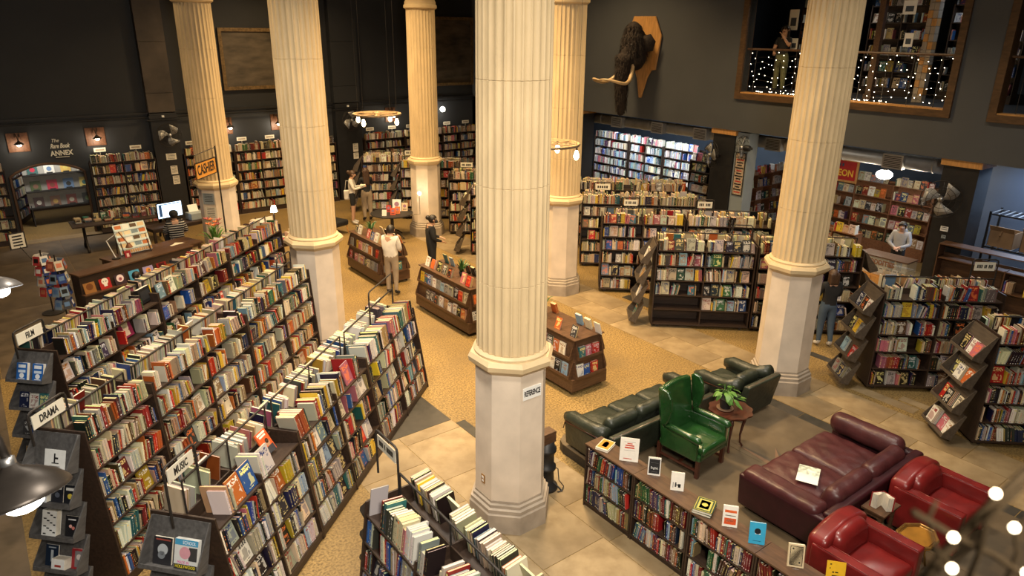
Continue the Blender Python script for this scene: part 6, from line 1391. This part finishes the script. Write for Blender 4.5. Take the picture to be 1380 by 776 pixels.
# ------------------------------------------------------------------ turn book records into objects
def print_mat():
    m=bpy.data.materials.new('printed_book_cover'); m.use_nodes=True; nt=m.node_tree; b=nt.nodes['Principled BSDF']; b.inputs['Roughness'].default_value=.45; L=nt.links.new
    def node(t,**k):
        n=nt.nodes.new(t)
        for a,v in k.items(): setattr(n,a,v)
        return n
    def math_(op,a,b_=None,c_=None):
        n=node('ShaderNodeMath',operation=op)
        for i,v in enumerate((a,b_,c_)):
            if v is None: continue
            if isinstance(v,(int,float)): n.inputs[i].default_value=v
            else: L(v,n.inputs[i])
        return n.outputs[0]
    col=node('ShaderNodeAttribute',attribute_name='Col'); ink=node('ShaderNodeAttribute',attribute_name='Ink'); uv=node('ShaderNodeUVMap',uv_map='UVMap')
    sp=node('ShaderNodeSeparateXYZ'); L(uv.outputs['UV'],sp.inputs[0]); u,v=sp.outputs[0],sp.outputs[1]; seed=ink.outputs['Alpha']
    def rng(x,a,c): return math_('MULTIPLY',math_('GREATER_THAN',x,a),math_('LESS_THAN',x,c))
    def noise(su,sv,sc,det=1):
        cb=node('ShaderNodeCombineXYZ'); L(math_('MULTIPLY',u,su),cb.inputs[0]); L(math_('MULTIPLY',v,sv),cb.inputs[1]); L(math_('MULTIPLY',seed,97.0),cb.inputs[2])
        n=node('ShaderNodeTexNoise'); n.inputs['Scale'].default_value=sc; n.inputs['Detail'].default_value=det; L(cb.outputs[0],n.inputs['Vector']); return n.outputs['Fac']
    # spine lettering
    txt=math_('MULTIPLY',math_('GREATER_THAN',noise(2,30,1),.53),math_('MULTIPLY',rng(u,.33,.67),math_('MULTIPLY',rng(v,.26,.78),.75)))
    band=math_('MULTIPLY',rng(v,.84,.92),math_('MULTIPLY',rng(u,-.01,1.01),math_('GREATER_THAN',seed,.86)))
    pub=math_('MULTIPLY',rng(v,.06,.12),rng(u,.3,.7))
    spm=math_('MAXIMUM',math_('MAXIMUM',txt,band),pub)
    # cover print
    title=math_('MULTIPLY',math_('GREATER_THAN',noise(9,13,1),.5),math_('MULTIPLY',rng(u,2.12,2.88),rng(v,.68,.90)))
    pic=math_('MULTIPLY',math_('MULTIPLY',math_('GREATER_THAN',noise(2.2,2.2,1,2),.52),.55),math_('MULTIPLY',rng(u,2.14,2.86),rng(v,.16,.62)))
    auth=math_('MULTIPLY',math_('GREATER_THAN',noise(14,10,1),.5),math_('MULTIPLY',rng(u,2.25,2.75),rng(v,.06,.11)))
    cv=math_('MAXIMUM',math_('MAXIMUM',title,pic),auth)
    f=math_('MAXIMUM',spm,cv)
    mx=node('ShaderNodeMix',data_type='RGBA'); L(f,mx.inputs['Factor']); L(col.outputs['Color'],mx.inputs[6]); L(ink.outputs['Color'],mx.inputs[7])
    L(mx.outputs[2],b.inputs['Base Color']); return m
M['book']=print_mat()
def book_quads(b):
    """quads (4 local corners), kind: 0 cover, 1 page; uv"""
    w,d,h=b['w'],b['d'],b['h']; c=min(.003,w*.14); g=.004
    Q=[]
    def q(p,k,uv): Q.append((p,k,uv))
    no=[(-1,-1)]*4
    u2=[(2.01,0),(2.99,0),(2.99,1),(2.01,1)] if (b['art'] and b['face']) else no
    q([(0,0,0),(w,0,0),(w,0,h),(0,0,h)],0,[(0,0),(1,0),(1,1),(0,1)])
    q([(w,0,0),(w,d,0),(w,d,h),(w,0,h)],0,u2)
    q([(0,d,0),(0,0,0),(0,0,h),(0,d,h)],0,no)
    q([(0,0,h),(c,0,h),(c,d,h),(0,d,h)],0,no); q([(w-c,0,h),(w,0,h),(w,d,h),(w-c,d,h)],0,no)
    q([(c,0,h),(w-c,0,h),(w-c,c,h),(c,c,h)],0,no)
    q([(0,d,0),(c,d,0),(c,d,h),(0,d,h)][::-1],0,no); q([(w-c,d,0),(w,d,0),(w,d,h),(w-c,d,h)][::-1],0,no)
    q([(0,0,0),(0,d,0),(w,d,0),(w,0,0)],0,no)
    return Q
def page_quads(b):
    w,d,h=b['w'],b['d'],b['h']; c=min(.003,w*.14); g=.003; no=[(-1,-1)]*4; z=h-g; e=d-g
    Q=[([(c,c,z),(w-c,c,z),(w-c,e,z),(c,e,z)],1,no),([(c,e,0.001),(c,e,z),(w-c,e,z),(w-c,e,0.001)],1,no)]
    # inner faces of the boards
    return Q
NIND=300
def rank_books():
    VP=[];FP=[]
    for o in COL.objects:
        if o.type!='MESH' or len(o.data.vertices)>40000: continue
        mw=o.matrix_world; n=len(VP); VP+= [tuple(mw@v.co) for v in o.data.vertices]; FP+=[tuple(i+n for i in p.vertices) for p in o.data.polygons]
    for b in BOOKS:
        w,d,h=b['w'],b['d'],b['h']; n=len(VP)
        VP+=[tuple(b['M']@Vector(p)) for p in ((0,0,0),(w,0,0),(w,d,0),(0,d,0),(0,0,h),(w,0,h),(w,d,h),(0,d,h))]
        FP+=[tuple(n+i for i in f) for f in ((3,2,1,0),(4,5,6,7),(0,1,5,4),(1,2,6,5),(2,3,7,6),(3,0,4,7))]
    bvh=BVHTree.FromPolygons(VP,FP)
    inv=cam.matrix_world.inverted()
    def pix(P):
        q=inv@P
        if q.z>-.1: return None
        return (690+F_PX*q.x/-q.z,388-F_PX*q.y/-q.z)
    for b in BOOKS:
        w,d,h=b['w'],b['d'],b['h']; sc=0
        for face,area_,pts in (('s',w*h,[(w*.5,-.001,h*f) for f in (.2,.5,.85)]),('t',w*d,[(w*.5,d*f,h+.001) for f in (.25,.7)]),('c',d*h,[(w+.001,d*f,h*k) for f,k in ((.3,.25),(.7,.5),(.4,.85))]),('b',d*h,[(-.001,d*f,h*k) for f,k in ((.3,.3),(.6,.85))])):
            nl={'s':(0,-1,0),'t':(0,0,1),'c':(1,0,0),'b':(-1,0,0)}[face]
            nw=(b['M'].to_3x3()@Vector(nl)).normalized(); hit=0; dist=1
            for p in pts:
                P=b['M']@Vector(p); x=pix(P)
                if x is None or not(2<x[0]<1378 and 2<x[1]<774): continue
                dv=P-CAM; dist=dv.length; dv.normalize()
                if nw.dot(dv)>-.02: continue
                r=bvh.ray_cast(CAM,dv,dist-.002)
                if r[0] is None: hit+=1
            if hit: sc+=area_*hit/len(pts)*abs(nw.dot((b['M'].translation-CAM).normalized()))*(F_PX/dist)**2
        b['score']=sc
def mesh_from_quads(name,lst,mats):
    n=sum(len(q) for _,q in lst); V=np.zeros((n*4,3),np.float32); C=np.ones((n*4,4),np.float32); I=np.ones((n*4,4),np.float32); U=np.zeros((n*4,2),np.float32); k=0
    for b,Q in lst:
        A=np.array(b['M']); 
        P=np.array([p for q in Q for p in q[0]],np.float64); P=P@A[:3,:3].T+A[:3,3]; m=len(P); V[k:k+m]=P
        C[k:k+m,:3]=[ (b['pg'] if q[1] else b['c']) for q in Q for _ in range(4)]
        I[k:k+m,:3]=b['ink']; I[k:k+m,3]=b['seed']; U[k:k+m]=[x for q in Q for x in q[2]]; k+=m
    me=bpy.data.meshes.new(name); me.vertices.add(n*4); me.vertices.foreach_set('co',V.ravel()); me.loops.add(n*4); me.loops.foreach_set('vertex_index',np.arange(n*4,dtype=np.int32))
    me.polygons.add(n); me.polygons.foreach_set('loop_start',np.arange(0,n*4,4,dtype=np.int32)); me.update(calc_edges=True)
    for nm,arr in (('Col',C),('Ink',I)):
        a=me.color_attributes.new(nm,'FLOAT_COLOR','CORNER'); a.data.foreach_set('color',arr.ravel())
    uvl=me.uv_layers.new(name='UVMap'); uvl.data.foreach_set('uv',U.ravel())
    for x in mats: me.materials.append(x)
    me.validate(); return me
bpy.context.view_layer.update()
CLEAR=[o.matrix_world.translation+Vector((0,0,.12)) for o in COL.objects if o.get('group')=='featured books on top of the rows']
BOOKS=[b for b in BOOKS if all(((b['M']@Vector((b['w']/2,b['d']/2,b['h']/2)))-c).length>.19 for c in CLEAR)]
rank_books()
order=sorted(range(len(BOOKS)),key=lambda i:-BOOKS[i]['score']*(1.0 if not BOOKS[i]['label'] else 1e6))
sel=set([i for i in order if BOOKS[i]['info']][:NIND])
seen={}
TOPS={}
def rowpos(y):
    L=TOPS.setdefault('y',sorted({b['info'][4] for b in BOOKS if b['info'] and b['info'][0]=='isl' and b['info'][3]==9}))
    return ordn(1+L.index(y)%20)+' along'
def book_label(b):
    if b['label']: return b['label']
    if not b['info']: return None
    inf=b['info']; cn=b['cn']
    if inf[0]=='bin':
        _,row,sg,k,j,n=inf
        lv=LVL[n][n-1-k] if n in LVL else ordn(n-k)
        return f"{cn} face-out book, {ordn(j+1)} from left in {lv} {'near-end' if sg<0 else 'far-end'} bin, {row}"
    if inf[0]=='isl':
        _,nm,sd,k,j=inf
        return f"{cn} face-out book, {ordn(j)} from left in {['lower','upper'][k]} {sd} tray, {nm}" if k<9 else f"{cn} book standing on the {sd} row, {rowpos(j)}, {nm}"
    (row,lv,bay,s),idx=inf
    kind='face-out book' if b['face'] else 'book'
    return f"{cn} {kind}, {ordn(idx)} from left, {lv} shelf{' back side' if s>0 else ''}, {ordn(bay)} bay, {row}"
rest=[]
for i,b in enumerate(BOOKS):
    if i not in sel: rest.append((b,book_quads(b)+page_quads(b))); continue
    Mw=b['M']; b2=dict(b); b2['M']=Matrix.Identity(4)
    lab=book_label(b)
    if lab in seen: seen[lab]+=1; lab=lab.replace(' book',' '+['','second','third','fourth','fifth','sixth'][min(5,seen[lab])]+'-in-stack book',1)
    else: seen[lab]=0
    o=link('book',mesh_from_quads('book',[(b2,book_quads(b2))],[M['book']]),Mx=Mw)
    inf=b['info']; rw=(inf[1] if inf and inf[0] in('bin','isl') else (inf[0][0] if inf else 'displayed'))
    tag(o,lab,'book','books of the '+rw if inf else 'displayed books')
    link('pages',mesh_from_quads('pages',[(b2,page_quads(b2))],[M['book']]),o)
o=link('shelved_books',mesh_from_quads('shelved_books',rest,[M['book']]))
tag(o,'countless smaller books filling the shelves of the whole hall','books',kind='stuff')
print('BOOKS',len(BOOKS))
